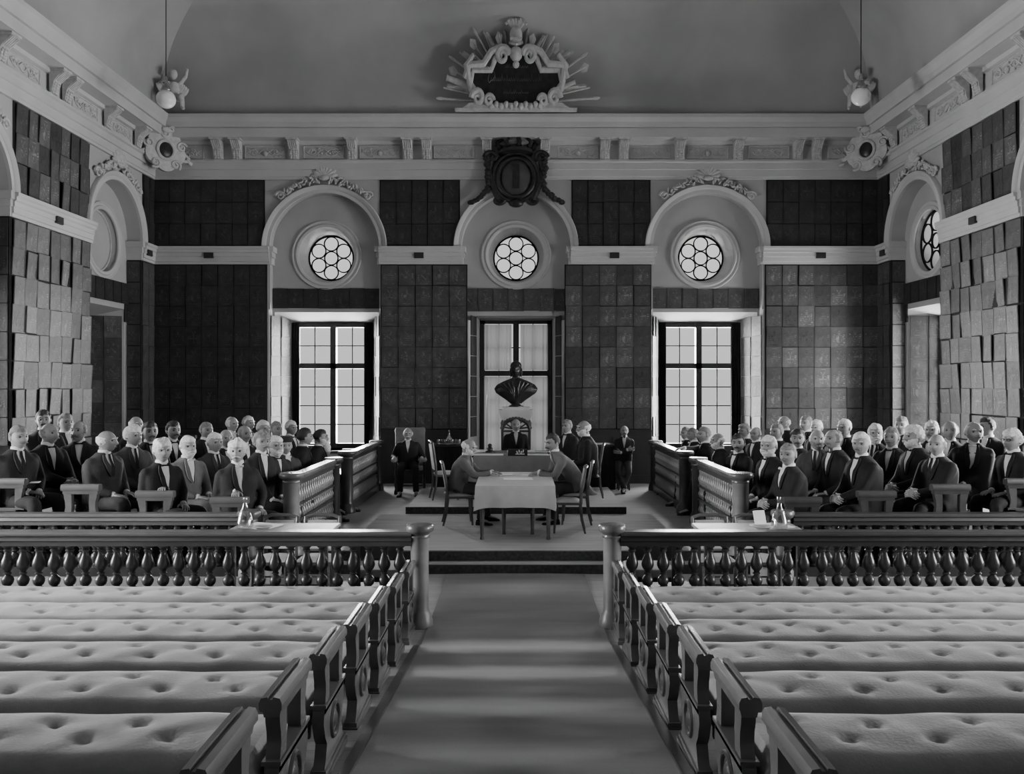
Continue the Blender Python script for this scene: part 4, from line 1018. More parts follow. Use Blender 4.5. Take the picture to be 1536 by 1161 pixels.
# consoles by the end wall
for x0, x1, lab in ((-1.68, -1.08, 'cloth-hung side table with bell tray beside the stout man in the armchair'), (1.5, 2.0, 'cloth-hung side table with papers behind the two secretaries')):
    t = thing('side_table', lab, 'table', ((x0 + x1) / 2, 17.0, 0)); w_ = (x1 - x0) / 2
    MB().span((-w_, -.3, .87), (w_, .3, .905)).build('tabletop', WOODD, t, smooth=False)
    m = MB(); n = 40; rows = []
    for j in range(6): rows.append([((-w_ + 2 * w_ * k / n), -.28 - .012 * math.sin(k * 1.1) * j / 5, .87 - .86 * j / 5) for k in range(n + 1)])
    m.grid(rows); m.build('cloth_front', CLOTHD, t)
    for sx in (-1, 1):
        MB().span((sx * w_ - .03 * sx, -.25, 0), (sx * w_, .28, .87)).build('side_panel', CLOTHD, t, smooth=False)
papers('paper_pile', 'papers lying on the side table behind the secretaries', 1.72, 16.9, .906, .34, .24, .1, n=5)
tr = thing('bell_tray', 'ornate inkstand tray with small cups and pointed bell on the wall-side table', 'inkstand', (-1.36, 16.9, .906))
MB().lathe([(.26, 0), (.28, .02), (.27, .03), (.02, .03)], n=20).build('tray', BRASS, tr)
for k in range(7): MB().lathe([(.03, .03), (.035, .06), (.028, .1), (.015, .11)], (-.21 + k * .07, -.08 + .04 * (k % 2), 0), 10).build('cup', BRASS, tr)
MB().lathe([(.08, .03), (.07, .1), (.03, .16), (.012, .24), (.02, .26), (.006, .29)], (.0, .04, 0), 14).build('bell', BRASS, tr)
# desks just behind the front balustrade
for sg, st_ in ((-1, 'left'), (1, 'right')):
    t = thing('reporters_desk', 'plain pale-topped desk behind the front balustrade, %s of the aisle' % st_, 'desk', (sg * 2.36, 8.5, -.22))
    MB().span((-.52, -.25, .845), (.52, .25, .875)).build('tabletop', WOODL, t, smooth=False, bevel=.006)
    MB().span((-.48, -.22, .75), (.48, -.2, .845)).span((-.48, .2, .75), (.48, .22, .845)).build('apron', WOOD, t, smooth=False)
    for x in (-.46, .46):
        for y in (-.2, .2): MB().span((x - .025, y - .025, 0), (x + .025, y + .025, .845)).build('leg', WOOD, t, smooth=False)
    bx_ = sg * 2.7 if sg < 0 else 2.62
    cx = (365 - CX) / 151.0 if sg < 0 else (1171.5 - CX) / 151.0
    cf = thing('carafe', 'clear glass water carafe half full on the pale desk %s of the aisle' % st_, 'carafe', (cx, 8.33, .657))
    P = [(.0, .0), (.082, .004), (.086, .03), (.082, .09), (.066, .15), (.04, .2), (.026, .235), (.023, .29), (.028, .325)]
    MB().lathe(P + [(r_ - .006 if r_ > .01 else 0, z_) for r_, z_ in P[::-1][:-2]] + [(.06, .012), (0, .012)], n=24, cap=False).build('bottle', GLASSB, cf)
    MB().lathe([(0, .013), (.074, .014), (.078, .03), (.075, .085), (0, .086)], n=20, cap=False).build('water', glass_mat('water%d' % (sg + 1), .9, .1), cf)
    ds = thing('saucer', 'small pale saucer beside the water carafe %s of the aisle' % st_, 'dish', (cx + (.17 if sg < 0 else -.16), 8.36, .657)); MB().lathe([(.05, 0), (.1, .03), (.095, .034), (.03, .01)], n=20, cap=False).build('bowl', MARBLE, ds)
    papers('paper_sheet', 'loose papers fanned on the pale desk %s of the aisle' % st_, sg * 2.62, 8.52, .657, .34, .3, .4 * sg, n=3)
    if sg < 0: pass
    bk = None if sg < 0 else MB().box((0, 0, .07), (.12, .03, .15), Euler((-.3, 0, 0))).build('notebook', PAPER, None, (sg * 2.52 if sg > 0 else -2.55, 8.62, .66), .3, smooth=False); bk is None or tag(bk, 'pale notebook propped up on the desk %s of the aisle' % st_, 'book')
    chair(sg * 2.15, 9.02, 0, 'pale rounded chair tucked behind the reporters desk %s of the aisle, nearer the aisle' % st_, -.22, .86)
    chair(sg * 2.62, 9.02, 0, 'pale rounded chair tucked behind the reporters desk %s of the aisle, beside the stand' % st_, -.22, .86)
    t = thing('low_armchair', 'low dark-railed seat with pale cushion behind the balustrade, %s of the aisle by the newel' % st_, 'chair', (sg * 1.36, 8.5, -.22))
    MB().box((0, -.2, .83), (.46, .045, .06)).build('top_rail', WOODD, t, smooth=False, bevel=.008)
    MB().box((0, .04, .44), (.46, .46, .08)).build('seat', UPH, t, smooth=False, bevel=.015)
    MB().span((-.23, -.2, .36), (.23, .28, .4)).build('seat_frame', WOODD, t, smooth=False)
    for sx in (-1, 1):
        MB().span((sx * .21 - .02, -.22, 0), (sx * .21 + .02, -.18, .82)).build('back_post', WOODD, t, smooth=False)
        MB().span((sx * .21 - .02, .24, 0), (sx * .21 + .02, .28, .4)).build('leg', WOODD, t, smooth=False)
    MB().span((-.2, -.21, .6), (.2, -.19, .72)).build('back_slat', WOODD, t, smooth=False)
# ---------------------------------------------------------------- people
def yawv(a): a = math.radians(a); return V((math.sin(a), -math.cos(a), 0))
def basis(f):
    f = V((f.x, f.y, 0)).normalized(); return V((f.y, -f.x, 0)), f, V((0, 0, 1))       # right, forward, up
G = lambda d, s: math.exp(-d * d / (2 * s * s))
def head_point(x, y, z, hw=1.0):
    """unit direction -> head surface (right, forward, up), metres, origin at the head's middle"""
    px, py, pz = .079 * x * hw, .098 * y, (.118 if z < 0 else .106) * z
    if z < 0:
        q = -z; px *= 1 - .30 * q ** 1.6; py *= (1 - .12 * q ** 2) if y > 0 else (1 - .5 * q ** 1.1)
        if y > 0: py += .012 * q
    fx, fz = px / .077, z
    if y > 0:
        w = min(1, y * 1.6)
        py += w * (.011 * G(fz - .24, .09) * G(fx, .45))                        # brow
        for s in (-1, 1):
            py -= w * .02 * G(fx - s * .42, .18) * G(fz - .08, .1)              # sockets
            py += w * .006 * G(fx - s * .55, .2) * G(fz + .14, .14)              # cheeks
        t = max(0, min(1, (.2 - fz) / .42))
        nz = G(fx, .10 + .05 * t) * ((.008 + .028 * t) if fz > -.24 else .036 * G(fz + .24, .07)) * (1 if fz < .26 else G(fz - .26, .06))
        py += w * nz
        py += w * (.006 * G(fz + .44, .05) * G(fx, .24) - .007 * G(fz + .5, .028) * G(fx, .26) + .006 * G(fz + .57, .05) * G(fx, .2))
        py += w * .008 * G(fz + .84, .13) * G(fx, .3)
    return V((px, py, pz))
def head_grid(nl=30, nr=26):
    out = []
    for j in range(nr + 1):
        t = -PI / 2 + PI * (j / nr)
        t = max(-1.45, min(1.52, t)); out.append([(math.cos(t) * math.cos(2 * PI * k / nl), math.cos(t) * math.sin(2 * PI * k / nl), math.sin(t)) for k in range(nl)])
    return out
HG_ = head_grid()
def rotm(yaw_f, pitch=0, roll=0):
    r, f, u = basis(yaw_f); R = Matrix((r, f, u)).transposed()
    return R @ Euler((math.radians(pitch), math.radians(roll), 0)).to_matrix()
def ik(S, W, a, b, hint):
    d = W - S; L = min(d.length, (a + b) * .995)
    if d.length > L: W = S + d.normalized() * L
    d = W - S; n = d.normalized(); x = (a * a - b * b + L * L) / (2 * L); h = math.sqrt(max(1e-6, a * a - x * x))
    p = hint - n * hint.dot(n); p = p.normalized() if p.length > 1e-6 else V((0, 0, -1))
    return S + n * x + p * h, W
def limb(pts, rad, seg=5):
    """smooth path with interpolated radii"""
    P = []; R = []
    for i in range(len(pts) - 1):
        for j in range(seg):
            t = j / seg; P.append(pts[i].lerp(pts[i + 1], t)); R.append(rad[i] * (1 - t) + rad[i + 1] * t)
    P.append(pts[-1]); R.append(rad[-1])
    Q = [P[0]] + [(P[i - 1] + P[i] * 2 + P[i + 1]) / 4 for i in range(1, len(P) - 1)] + [P[-1]]
    return Q, R
def hand(m, W, f, n, side, k=1.0, curl=.5):
    """W wrist, f finger direction, n back-of-hand normal, side +1 right hand"""
    f = f.normalized(); n = (n - f * n.dot(f)).normalized(); s = f.cross(n) * side   # s: towards the little finger
    rows = []
    for t, w, h in ((-.035, .026, .02), (0, .027, .019), (.03, .036, .017), (.06, .041, .016), (.088, .04, .013), (.096, .034, .008)):
        rows.append([W + (f * t + s * (w * math.cos(a)) + n * (h * math.sin(a))) * k for a in [2 * PI * q / 12 for q in range(12)]])
    m.loft(rows)
    for i, (L, o) in enumerate(((.07, -.029), (.08, -.010), (.075, .010), (.058, .028))):
        a0 = W + (f * .085 + s * o) * k; sp = (i - 1.5) * .07
        d1 = (f + s * sp - n * curl * .5).normalized(); d2 = (f + s * sp - n * curl * 1.5).normalized(); d3 = (f * .7 + s * sp - n * curl * 2.2).normalized()
        p1 = a0 + d1 * L * .48 * k; p2 = p1 + d2 * L * .32 * k; p3 = p2 + d3 * L * .24 * k
        m.tube([a0 - f * .02 * k, a0, p1, p2, p3, p3 + d3 * .004], [.0095 * k, .0095 * k, .009 * k, .008 * k, .0068 * k, .003 * k], 7)
    t0 = W + (f * .02 - s * .03) * k; d = (f * .75 - s * .75 - n * .25).normalized(); t1 = t0 + d * .045 * k; t2 = t1 + (f - s * .25 - n * .4).normalized() * .032 * k
    m.tube([t0 - d * .02 * k, t0, t1, t2, t2 + f * .004], [.013 * k, .0125 * k, .0105 * k, .0085 * k, .003 * k], 7)
PEOPLE = []
NP = [0]
def person(label, H, legs=90, torso=60, face=30, seat=None, floor=0.0, hair=('short', HW), beard=None, coat=BLACK, arms='lap', tie='bow', lean=.04, k=1.0, pitch=0, roll=0, build=1.0, hands=None, trousers=None, hip=None, hat=False, mode='sit', group=None, vest=False, glasses=False):
    r = random.Random(NP[0] * 13 + 5); NP[0] += 1
    H = V(H); lf, tf, hf = yawv(legs), yawv(torso), yawv(face)
    lr, _, U = basis(lf); tr, _, _ = basis(tf)
    Hc = H; R = rotm(hf, pitch, roll); hs = 1.08 * k
    N = Hc - R @ V((0, .028, .0)) * k - V((0, 0, .142 * k)) ; N = N - tf * .0
    if hip is not None: P = V(hip)
    else:
        P = N - V((0, 0, .52 * k)) - tf * lean
        if seat is not None: P.z = seat + .085
    ax = N - P
    # ---- torso rings shared by body and coat
    spec = [(-.14, .155, .125, 0), (0.0, .175, .13, 0), (.14, .172, .13, .005), (.32, .158, .125, .012), (.52, .168, .13, .015), (.68, .178, .13, .008), (.79, .178, .115, -.002), (.87, .158, .1, -.008), (.93, .122, .085, -.012), (.98, .086, .072, -.012), (1.03, .062, .06, -.008)]
    def ring_at(t, w, d, o, inf=0.0, n=20):
        q = min(1, max(0, t * 1.6)); rr_ = lr.lerp(tr, q).normalized(); ff = V((-rr_.y, rr_.x, 0)); ff = V((0, 0, 1)).cross(rr_)
        bow = ff * (-.03 * math.sin(PI * max(0, min(1, t)))) * k
        c = P + ax * t + ff * o * k + bow
        b = (build if .0 <= t < .8 else 1); W_, D_ = (w * (1 + (b - 1) * .7) + inf) * k, (d * b + inf) * k
        row = []
        for j in range(n):
            a = 2 * PI * j / n; ca, sa = math.cos(a), math.sin(a)
            e = .8; x_ = math.copysign(abs(ca) ** e, ca); y_ = math.copysign(abs(sa) ** e, sa)
            row.append(c + rr_ * W_ * x_ + ff * D_ * y_)
        return row
    # ---- joints
    sh = {s: P + ax * .82 + tr * s * .165 * k + tf * -.005 for s in (-1, 1)}
    hj = {s: P + lr * s * .09 * k + V((0, 0, -.01)) for s in (-1, 1)}
    kn, an, toe = {}, {}, {}
    for s in (-1, 1):
        sp = .07 + r.uniform(0, .06)
        if mode == 'sit':
            kn[s] = hj[s] + (lf + lr * s * sp * 1.6).normalized() * .42 * k + V((0, 0, .0 + r.uniform(-.005, .025)))
            an[s] = V((kn[s].x, kn[s].y, floor + .085)) + lf * r.uniform(-.06, .08) + lr * s * .01
            kn[s].z = min(kn[s].z, floor + .085 + .44 * k)
        else:                                             # perched, ankles crossed in front
            kn[s] = hj[s] + (lf * .75 + lr * s * .06 + V((0, 0, -.55))).normalized() * .40 * k
            an[s] = V((kn[s].x, kn[s].y, floor + .085)) + lf * (.17 + .06 * (s > 0)) - lr * s * .12
        toe[s] = V((an[s].x, an[s].y, floor + .03)) + (lf + lr * s * .18).normalized() * .17 * k
    tgt = {}
    lap = P + lf * .26 * k + V((0, 0, .10))
    for s in (-1, 1):
        if hands and s in hands: W = V(hands[s][0]); f = V(hands[s][1]); n = V(hands[s][2]); cu = hands[s][3] if len(hands[s]) > 3 else .4
        elif arms == 'lap': W = lap + lr * s * .075 - lf * .02 + U * (.015 if s > 0 else 0); f = (lf * .75 - lr * s * .65 - U * .15); n = U + lf * .3; cu = .45
        elif arms == 'thigh': W = hj[s] + lf * .24 * k + U * .115 + lr * s * .02; f = lf - U * .12 - lr * s * .15; n = U; cu = .25
        elif arms == 'fold': W = P + ax * .42 + tf * (.17 * build) * k - tr * s * .07 + U * (.03 * s); f = -tr * s + U * .12; n = tf; cu = .3
        elif arms == 'clasp': W = lap + lr * s * .05 + lf * .1 + U * .05; f = lf * .3 - lr * s * .9 - U * .1; n = U * .4 + lf; cu = .6
        tgt[s] = (W, f, n, cu)
    el = {}
    for s in (-1, 1):
        W = tgt[s][0]; E, W2 = ik(sh[s], W, .285 * k, .25 * k, V((0, 0, -1)) + tr * s * .55 - tf * .35)
        el[s] = E; tgt[s] = (W2,) + tgt[s][1:]
    # ---- body: one surface under the clothes, head and hands modelled finer
    core = MB(); core.loft([ring_at(t, w, d, o, -.02) for t, w, d, o in spec])
    for s in (-1, 1):
        q, rd = limb([sh[s] - tr * s * .03, el[s], tgt[s][0]], [.05 * k, .04 * k, .027 * k]); core.tube(q, rd, 10)
        q, rd = limb([hj[s], kn[s], an[s], toe[s]], [.075 * k, .052 * k, .036 * k, .026 * k]); core.tube(q, rd, 10)
    body = core.build('person', SKIN); tag(body, label, 'person', group)
    o_rem = body; remesh(body, .02, 2, .5)
    fine = MB()
    rows = []
    for t, rad, dz in ((0, .06, 0), (.3, .056, 0), (.7, .055, 0), (1, .056, 0)):
        c = (N - V((0, 0, .03 * k))).lerp(Hc + R @ V((0, -.022, -.065)) * k, t)
        rows.append([c + (R @ V((math.cos(a) * rad, math.sin(a) * rad * 1.08, 0))) * k for a in [2 * PI * j / 16 for j in range(16)]])
    fine.loft(rows)
    hw = r.uniform(.95, 1.06) * (1.04 if build > 1.1 else 1)
    fine.loft([[Hc + R @ (head_point(x, y, z, hw) * hs) for x, y, z in row] for row in HG_])
    for s in (-1, 1):
        c = V((s * .077 * hw, -.008, -.004)) * hs
        fine.ball(Hc + R @ c, (.011 * hs, .02 * hs, .034 * hs), 9, R=R @ Euler((-.2, 0, s * .5)).to_matrix())
        hand(fine, *tgt[s][:3], s, k * 1.02, tgt[s][3])
    PEOPLE.append((body, fine))
    C = {}
    eb = []
    for s in (-1, 1):
        e = MB().ball(Hc + R @ (V((s * .032 * hw, .077, .008)) * hs), .0115 * hs, 8); e.build('eye', EYEM, body)
        e = MB().tube([Hc + R @ (V((s * x_, y_, z_)) * hs) for x_, y_, z_ in ((.016, .104, .027), (.034, .1, .033), (.05, .086, .027))], [.005, .0068, .004], 6); e.build('eyebrow', hair[1] if hair[0] != 'hat' else HG, body)
    if not beard or beard[0] in ('moustache', 'goatee'): MB().tube([Hc + R @ (V((x_, y_, -.062)) * hs) for x_, y_ in ((-.024, .094), (-.01, .101), (.01, .101), (.024, .094))], .0034, 5).build('mouth', LIPM, body)
    # ---- hair
    def shell(test, off, name, mtl, amp=.004):
        m = MB(); idx = {}; vs = []; fs = []; nl = len(HG_[0]); rr2 = random.Random(r.random())
        for j, row in enumerate(HG_):
            for i, (x, y, z) in enumerate(row):
                tt = test(x, y, z); idx[j, i] = len(vs)
                p = head_point(x, y, z, hw); d = V((x, y, z)).normalized()
                o = off(x, y, z) * min(1, max(-.25, tt * 5)) + rr2.uniform(-amp, amp) * (tt > 0)
                vs.append(Hc + R @ ((p + d * o) * hs))
        for j in range(len(HG_) - 1):
            for i in range(nl):
                q = [(j, i), (j, (i + 1) % nl), (j + 1, (i + 1) % nl), (j + 1, i)]
                if any(test(*HG_[a][b]) > 0 for a, b in q): fs.append([idx[a] for a in q])
        m.add(vs, fs)
        if fs: 
            o = m.build(name, mtl, body, normals=False)
            o.data.polygons.foreach_set('use_smooth', [True] * len(o.data.polygons))
    st = hair[0]; part = r.choice((-.25, .25))
    if st == 'short': shell(lambda x, y, z: (z - .52 if y > .25 else (z - (.52 - (.25 - y) * 2.2) if y > -.1 else z + .25)) if not (abs(x) > .8 and -.35 < z < .15 and y > -.2 and False) else -1, lambda x, y, z: .010 + .007 * max(0, z) + .004 * math.sin(8 * x + 3 * y), 'hair', hair[1])
    elif st == 'full': shell(lambda x, y, z: (z - .46 if y > .25 else (z - (.46 - (.25 - y) * 2.6) if y > -.1 else z + .4)), lambda x, y, z: .018 + .012 * max(0, z) + .006 * math.sin(7 * x + part * 9), 'hair', hair[1], .006)
    elif st == 'side': shell(lambda x, y, z: (z - (.5 + .12 * (x * part > 0)) if y > .25 else (z - (.5 - (.25 - y) * 2.3) if y > -.1 else z + .28)), lambda x, y, z: .011 + .012 * max(0, z) * (1 if x * part < .2 else .6), 'hair', hair[1])
    elif st == 'bald': shell(lambda x, y, z: min(.34 - z + .25 * max(0, -y), z + .38, .22 - y) if True else 0, lambda x, y, z: .011, 'hair', hair[1])
    elif st == 'thin': shell(lambda x, y, z: min(max(.62 - z, (-.15 - y)), z + .32, .28 - y + max(0, z) * .1), lambda x, y, z: .010, 'hair', hair[1])
    if hat:
        c = Hc + R @ V((0, 0, .055)) * hs
        MB().lathe([(.088, 0), (.094, .025), (.098, .06), (.09, .085), (.06, .092), (0.0, .094)], c, 20, R=R).build('hat', CLOTHD, body)
    # ---- beard and moustache
    if beard:
        bm_ = beard[1]
        if beard[0] in ('moustache', 'beard', 'long', 'goatee'):
            m = MB()
            for s in (-1, 1): m.tube([Hc + R @ (V((s * x_, y_, z_)) * hs) for x_, y_, z_ in ((.0, .118, -.043), (.014, .116, -.046), (.03, .104, -.053), (.042, .092, -.058 - (.01 if beard[0] != 'moustache' else -.004)))], [.008, .0095, .0075, .003], 7)
            m.build('moustache', bm_, body)
        if beard[0] in ('beard', 'long'):
            shell(lambda x, y, z: min(-.34 - z + .36 * max(0, abs(x) - .45) * (1 if y > -.1 else .3), y + .12 + .1 * (z < -.6)) if not (abs(x) < .3 and z > -.56 and y > .3) else -.1, lambda x, y, z: .014 + .016 * max(0, y) * max(0, -z), 'beard', bm_, .004)
        if beard[0] in ('goatee',): MB().ball(Hc + R @ (V((0, .1, -.108)) * hs), (.026, .02, .034), 10, R=R).build('beard', bm_, body)
        if beard[0] == 'long':
            m = MB(); m.tube([Hc + R @ (V((0, y_, z_)) * hs) for y_, z_ in ((.085, -.09), (.105, -.15), (.11, -.22), (.095, -.29))], [.055, .06, .048, .015], 12, flat=.6); m.build('beard_tip', bm_, body)
    if glasses:
        m = MB()
        for s in (-1, 1):
            m.tube([Hc + R @ (V((s * .033 + .02 * math.cos(a), .104, .008 + .017 * math.sin(a))) * hs) for a in [2 * PI * q / 14 for q in range(15)]], .0018, 5)
            m.tube([Hc + R @ (V((s * .052, .1, .01)) * hs), Hc + R @ (V((s * .083, .0, .006)) * hs)], .0018, 5)
        m.tube([Hc + R @ (V((-.013, .106, .01)) * hs), Hc + R @ (V((.013, .106, .01)) * hs)], .0018, 5); m.build('spectacles', IRON, body)
    # ---- coat
    j = MB(); cs = [(-.22, .19, .15, -.01)] + spec
    j.loft([ring_at(t, w, d, o, .014 if t > .86 else .022) for t, w, d, o in cs])
    for s in (-1, 1):
        q, rd = limb([sh[s] - tr * s * .05, sh[s] + tr * s * .005, el[s], tgt[s][0] - (tgt[s][0] - el[s]).normalized() * .012], [.055 * k, .07 * k, .056 * k, .043 * k]); j.tube(q, rd, 12)
        hd = (kn[s] - hj[s]).normalized()                         # skirts of the coat over the thighs
        if mode == 'sit': j.tube([hj[s] - hd * .08 + U * .03, hj[s] + hd * .06 + U * .01, hj[s] + hd * .14], [.10 * k, .102 * k, .094 * k], 12)
    jo = j.build('coat', coat, body); remesh(jo, .016, 3, .55)
    # cuffs
    for s in (-1, 1):
        a = (tgt[s][0] - el[s]).normalized(); MB().tube([tgt[s][0] - a * .03, tgt[s][0] + a * .012], .035 * k, 12).build('shirt_cuff', SHIRT, body)
    # collar and shirt front
    up = R @ V((0, 0, 1)); cl = MB(); rows = []
    for t, rad in ((-.03, .067), (.0, .066), (.024, .063), (.026, .058), (0, .056)):
        c = N + (Hc + R @ V((0, -.022, -.065)) * k - N) * .25 + U * t * k; rows.append([c + (tr * math.cos(a) * rad + V((0, 0, 1)).cross(tr) * math.sin(a) * rad * 1.1) * k for a in [2 * PI * q / 20 for q in range(20)]])
    cl.grid(rows, True); cl.build('shirt_collar', SHIRT, body)
    def chest(t, x, lift):
        """point on the coat front: t along the trunk, x sideways in metres"""
        for (a, b) in zip(spec, spec[1:]):
            if a[0] <= t <= b[0]:
                q = (t - a[0]) / (b[0] - a[0]); w, d, o = [a[i] + (b[i] - a[i]) * q for i in (1, 2, 3)]; break
        q = min(1, max(0, t * 1.6)); rr_ = lr.lerp(tr, q).normalized(); ff = V((0, 0, 1)).cross(rr_)
        inf = .022 if t < .86 else .014; b_ = (build if t < .8 else 1); W_, D_ = w * (1 + (b_ - 1) * .7) + inf, d * b_ + inf
        c = P + ax * t + ff * o * k - ff * .03 * math.sin(PI * t) * k
        u = max(-.98, min(.98, x / W_)); cx_ = math.copysign(abs(u) ** (1 / .8), u); y_ = (1 - cx_ * cx_) ** .4
        return c + rr_ * x * k + ff * (D_ * y_ + lift) * k
    t0 = .5 if tie == 'bow' else .56
    m = MB(); rows = []
    for i in range(10):
        t = t0 + (.985 - t0) * i / 9; wv = .006 + .044 * (i / 9) ** .9 * (1 if i < 8 else (.9 if i == 8 else .75)); rows.append([chest(t, wv * x_, .012 - .004 * abs(x_)) for x_ in (-1, -.5, 0, .5, 1)])
    m.grid(rows); m.build('shirt_front', SHIRT, body)
    for s in (-1, 1):                                             # lapels
        m = MB(); rows = []
        for i in range(10):
            t = t0 - .02 + (.98 - t0 + .02) * i / 9; wv = .006 + .044 * (i / 9) ** .9; lw = .012 + .032 * math.sin(PI * min(1, (i + .6) / 9.6)) ** .8
            rows.append([chest(t, s * (wv - .004), .012), chest(t, s * (wv - .002), .019), chest(t, s * (wv + lw), .016), chest(t, s * (wv + lw + .003), .004)])
        m.grid(rows); m.build('lapel', coat, body)
    if tie == 'bow':
        c = chest(.975, 0, .022); m = MB()
        for s in (-1, 1): m.tube([c, c + tr * s * .022 * k, c + tr * s * .042 * k], [.008, .014, .017], 7, flat=.6)
        m.ball(c, .01, 7); m.build('bow_tie', BLACK if r.random() < .7 else SHIRT, body)
    elif tie == 'long':
        m = MB(); rows = [[chest(t0 + (.975 - t0) * i / 7, x_ * (.022 - .010 * i / 7), .02) for x_ in (-1, 0, 1)] for i in range(8)]; m.grid(rows); m.ball(chest(.975, 0, .02), .014, 7); m.build('necktie', BLACK, body)
    elif tie == 'white':
        c = chest(.975, 0, .024); m = MB()
        for s in (-1, 1): m.tube([c, c + tr * s * .025 * k, c + tr * s * .048 * k], [.009, .016, .019], 7, flat=.6)
        m.ball(c, .011, 7); m.build('bow_tie', SHIRT, body)
    # ---- trousers and shoes
    m = MB(); m.loft([ring_at(t, w, d, o, .006) for t, w, d, o in spec[:3]])
    for s in (-1, 1):
        q, rd = limb([hj[s] - lf * .03, hj[s] + (kn[s] - hj[s]) * .3, kn[s], kn[s].lerp(an[s], .4), an[s] + V((0, 0, .0))], [.1 * k, .092 * k, .074 * k, .066 * k, .06 * k]); m.tube(q, rd, 12)
    to = m.build('trousers', trousers or coat, body); remesh(to, .018, 2, .55)
    for s in (-1, 1):
        d = (toe[s] - an[s]); d.z = 0; d.normalize(); sd = V((d.y, -d.x, 0)); m = MB(); rows = []
        for t, w, h in ((-.07, .02, .05), (-.06, .034, .085), (0, .038, .095), (.06, .042, .075), (.12, .047, .055), (.17, .042, .042), (.195, .02, .028)):
            c = V((an[s].x, an[s].y, floor)) + d * t * k; rows.append([c + sd * w * k * x_ + V((0, 0, h * k * z_)) for x_, z_ in ((-1, 0.02), (-1, .4), (-.7, .85), (0, 1), (.7, .85), (1, .4), (1, .02))])
        m.loft(rows); m.build('shoe', SHOE, body)
    return body
def finish_people():
    for body, fine in PEOPLE:
        me = body.data; bm = bmesh.new(); bm.from_mesh(me); vs = [bm.verts.new(p) for p in fine.v]; nf = []
        for f in fine.f:
            try: q = bm.faces.new([vs[i] for i in f]); q.smooth = True; nf.append(q)
            except ValueError: pass
        bmesh.ops.recalc_face_normals(bm, faces=nf); bm.to_mesh(me); bm.free()
# ---------------------------------------------------------------- the cast
def row_person(px, py, row, label, **k):
    """px, py: the head in the photograph; row: which bench (its distance from the middle fixes the depth)"""
    X = ROWX[row]; sg = -1 if px < CX else 1; s = abs(px - CX) / X; y = F / s; z = EYE + (CY - py) / s
    k.setdefault('legs', -sg * 90 + sg * k.pop('dl', 14)); k.setdefault('torso', -sg * 62 if True else 0); k.setdefault('face', -sg * 40)
    k.setdefault('seat', SEAT[row]); k.setdefault('floor', TIER[row])
    nz = z - .142 - SEAT[row] - .085; k.setdefault('k', max(.92, min(1.1, nz / .52 if 'lean' not in k else 1.0)))
    k.setdefault('k', 1.0)
    k['k'] = max(.94, min(1.06, k['k']))
    return person(label, (sg * X, y, z), **k)
W, Gy, Dk = HW, HG, HD
def at_end(row, sg):                     # hand laid over the bench end, fingers hanging
    h = SEAT[row] + .375
    return {(-1 if sg > 0 else 1): ((sg * ROWX[row] + .02 * -sg, 9.6, h + .035), (-sg * .3, -1, -.25), (0, -.25, 1), .75)}
S1 = 'men seated in the stands'
P = row_person
# west stand (grey-haired)
P(28, 656, 3, 'white-haired stout man in dark coat, last bench up at the outer edge, sheet in hand', hair=('short', Gy), beard=('moustache', Gy), coat=COATD, torso=55, face=60, build=1.15, tie='long')
P(74, 650, 3, 'balding man in dark coat beside the stout man, hands together on his knees', hair=('bald', Gy), coat=BLACK, torso=60, face=72, arms='clasp', tie='bow', beard=('moustache', Gy))
P(117.5, 646, 3, 'grey-bearded man in black coat and bow tie facing front, sheet in his lap', hair=('thin', Gy), beard=('beard', Gy), coat=BLACK, torso=25, face=5)
P(65, 630, 4, 'dark-haired man at the very back against the pale plates, only his head showing', hair=('side', Dk), beard=('moustache', Dk), coat=COATD, torso=40, face=30, tie='long')
P(98.5, 634, 4, 'grey-haired man at the back against the pale plates, right of the dark-haired one', hair=('short', Gy), coat=COATD, torso=60, face=55)
P(160, 661.5, 2, 'large bald man in profile, dark-grey coat, third bench up', hair=('bald', W), coat=COATG, torso=62, face=88, build=1.15, arms='thigh', tie='long')
P(200, 654, 2, 'white-haired man in grey coat just beyond the large bald man', hair=('full', W), coat=COATG, torso=50, face=62, arms='thigh', tie='long')
P(204, 637, 3, 'bald man half hidden behind the white-haired man in grey', hair=('bald', W), coat=COATD, torso=60, face=50)
P(225, 648, 2, 'dark-haired man with moustache in black coat beside the white-haired man in grey', hair=('side', Dk), beard=('moustache', Dk), coat=BLACK, torso=50, face=38)
P(243.5, 676, 1, 'white-haired clean-shaven man in black resting a hand on the bench end', hair=('full', W), coat=BLACK, torso=48, face=38, build=1.1, hands=at_end(1, -1))
P(260, 646, 2, 'dark-haired man in bow tie against the darkest plates', hair=('side', Dk), beard=('moustache', Dk), coat=COATD, torso=45, face=48)
P(282, 670, 1, 'white-bearded man in pale grey suit, knees toward the floor', hair=('short', W), beard=('beard', W), coat=COATL, torso=50, face=42, arms='thigh')
P(309.5, 646, 2, 'grey man with white shirt front, alone against the dark wall', hair=('short', Gy), coat=BLACK, torso=45, face=58)
P(322, 664, 1, 'grey-haired man in dark-grey coat with long white tie ends', hair=('short', W), coat=COATG, torso=52, face=50, tie='long')
P(339, 657.5, 1, 'bald smiling man with bow tie behind the front bench', hair=('bald', W), coat=COATD, torso=45, face=40)
P(356, 677, 0, 'white-moustached man at the near end of the front bench, hand over the bench end', hair=('full', W), beard=('moustache', W), coat=COATD, torso=30, face=12, build=1.12, hands=at_end(0, -1))
P(348, 636, 2, 'thin old man high up, bow tie, left of the pair before the reveal', hair=('thin', W), coat=COATD, torso=55, face=60)
P(372.6, 635, 2, 'white-haired man high up next to the window reveal', hair=('short', W), coat=COATG, torso=60, face=66)
P(367, 651, 1, 'grey man with dark moustache looking up from the second bench', hair=('thin', Gy), beard=('moustache', Gy), coat=BLACK, torso=50, face=52)
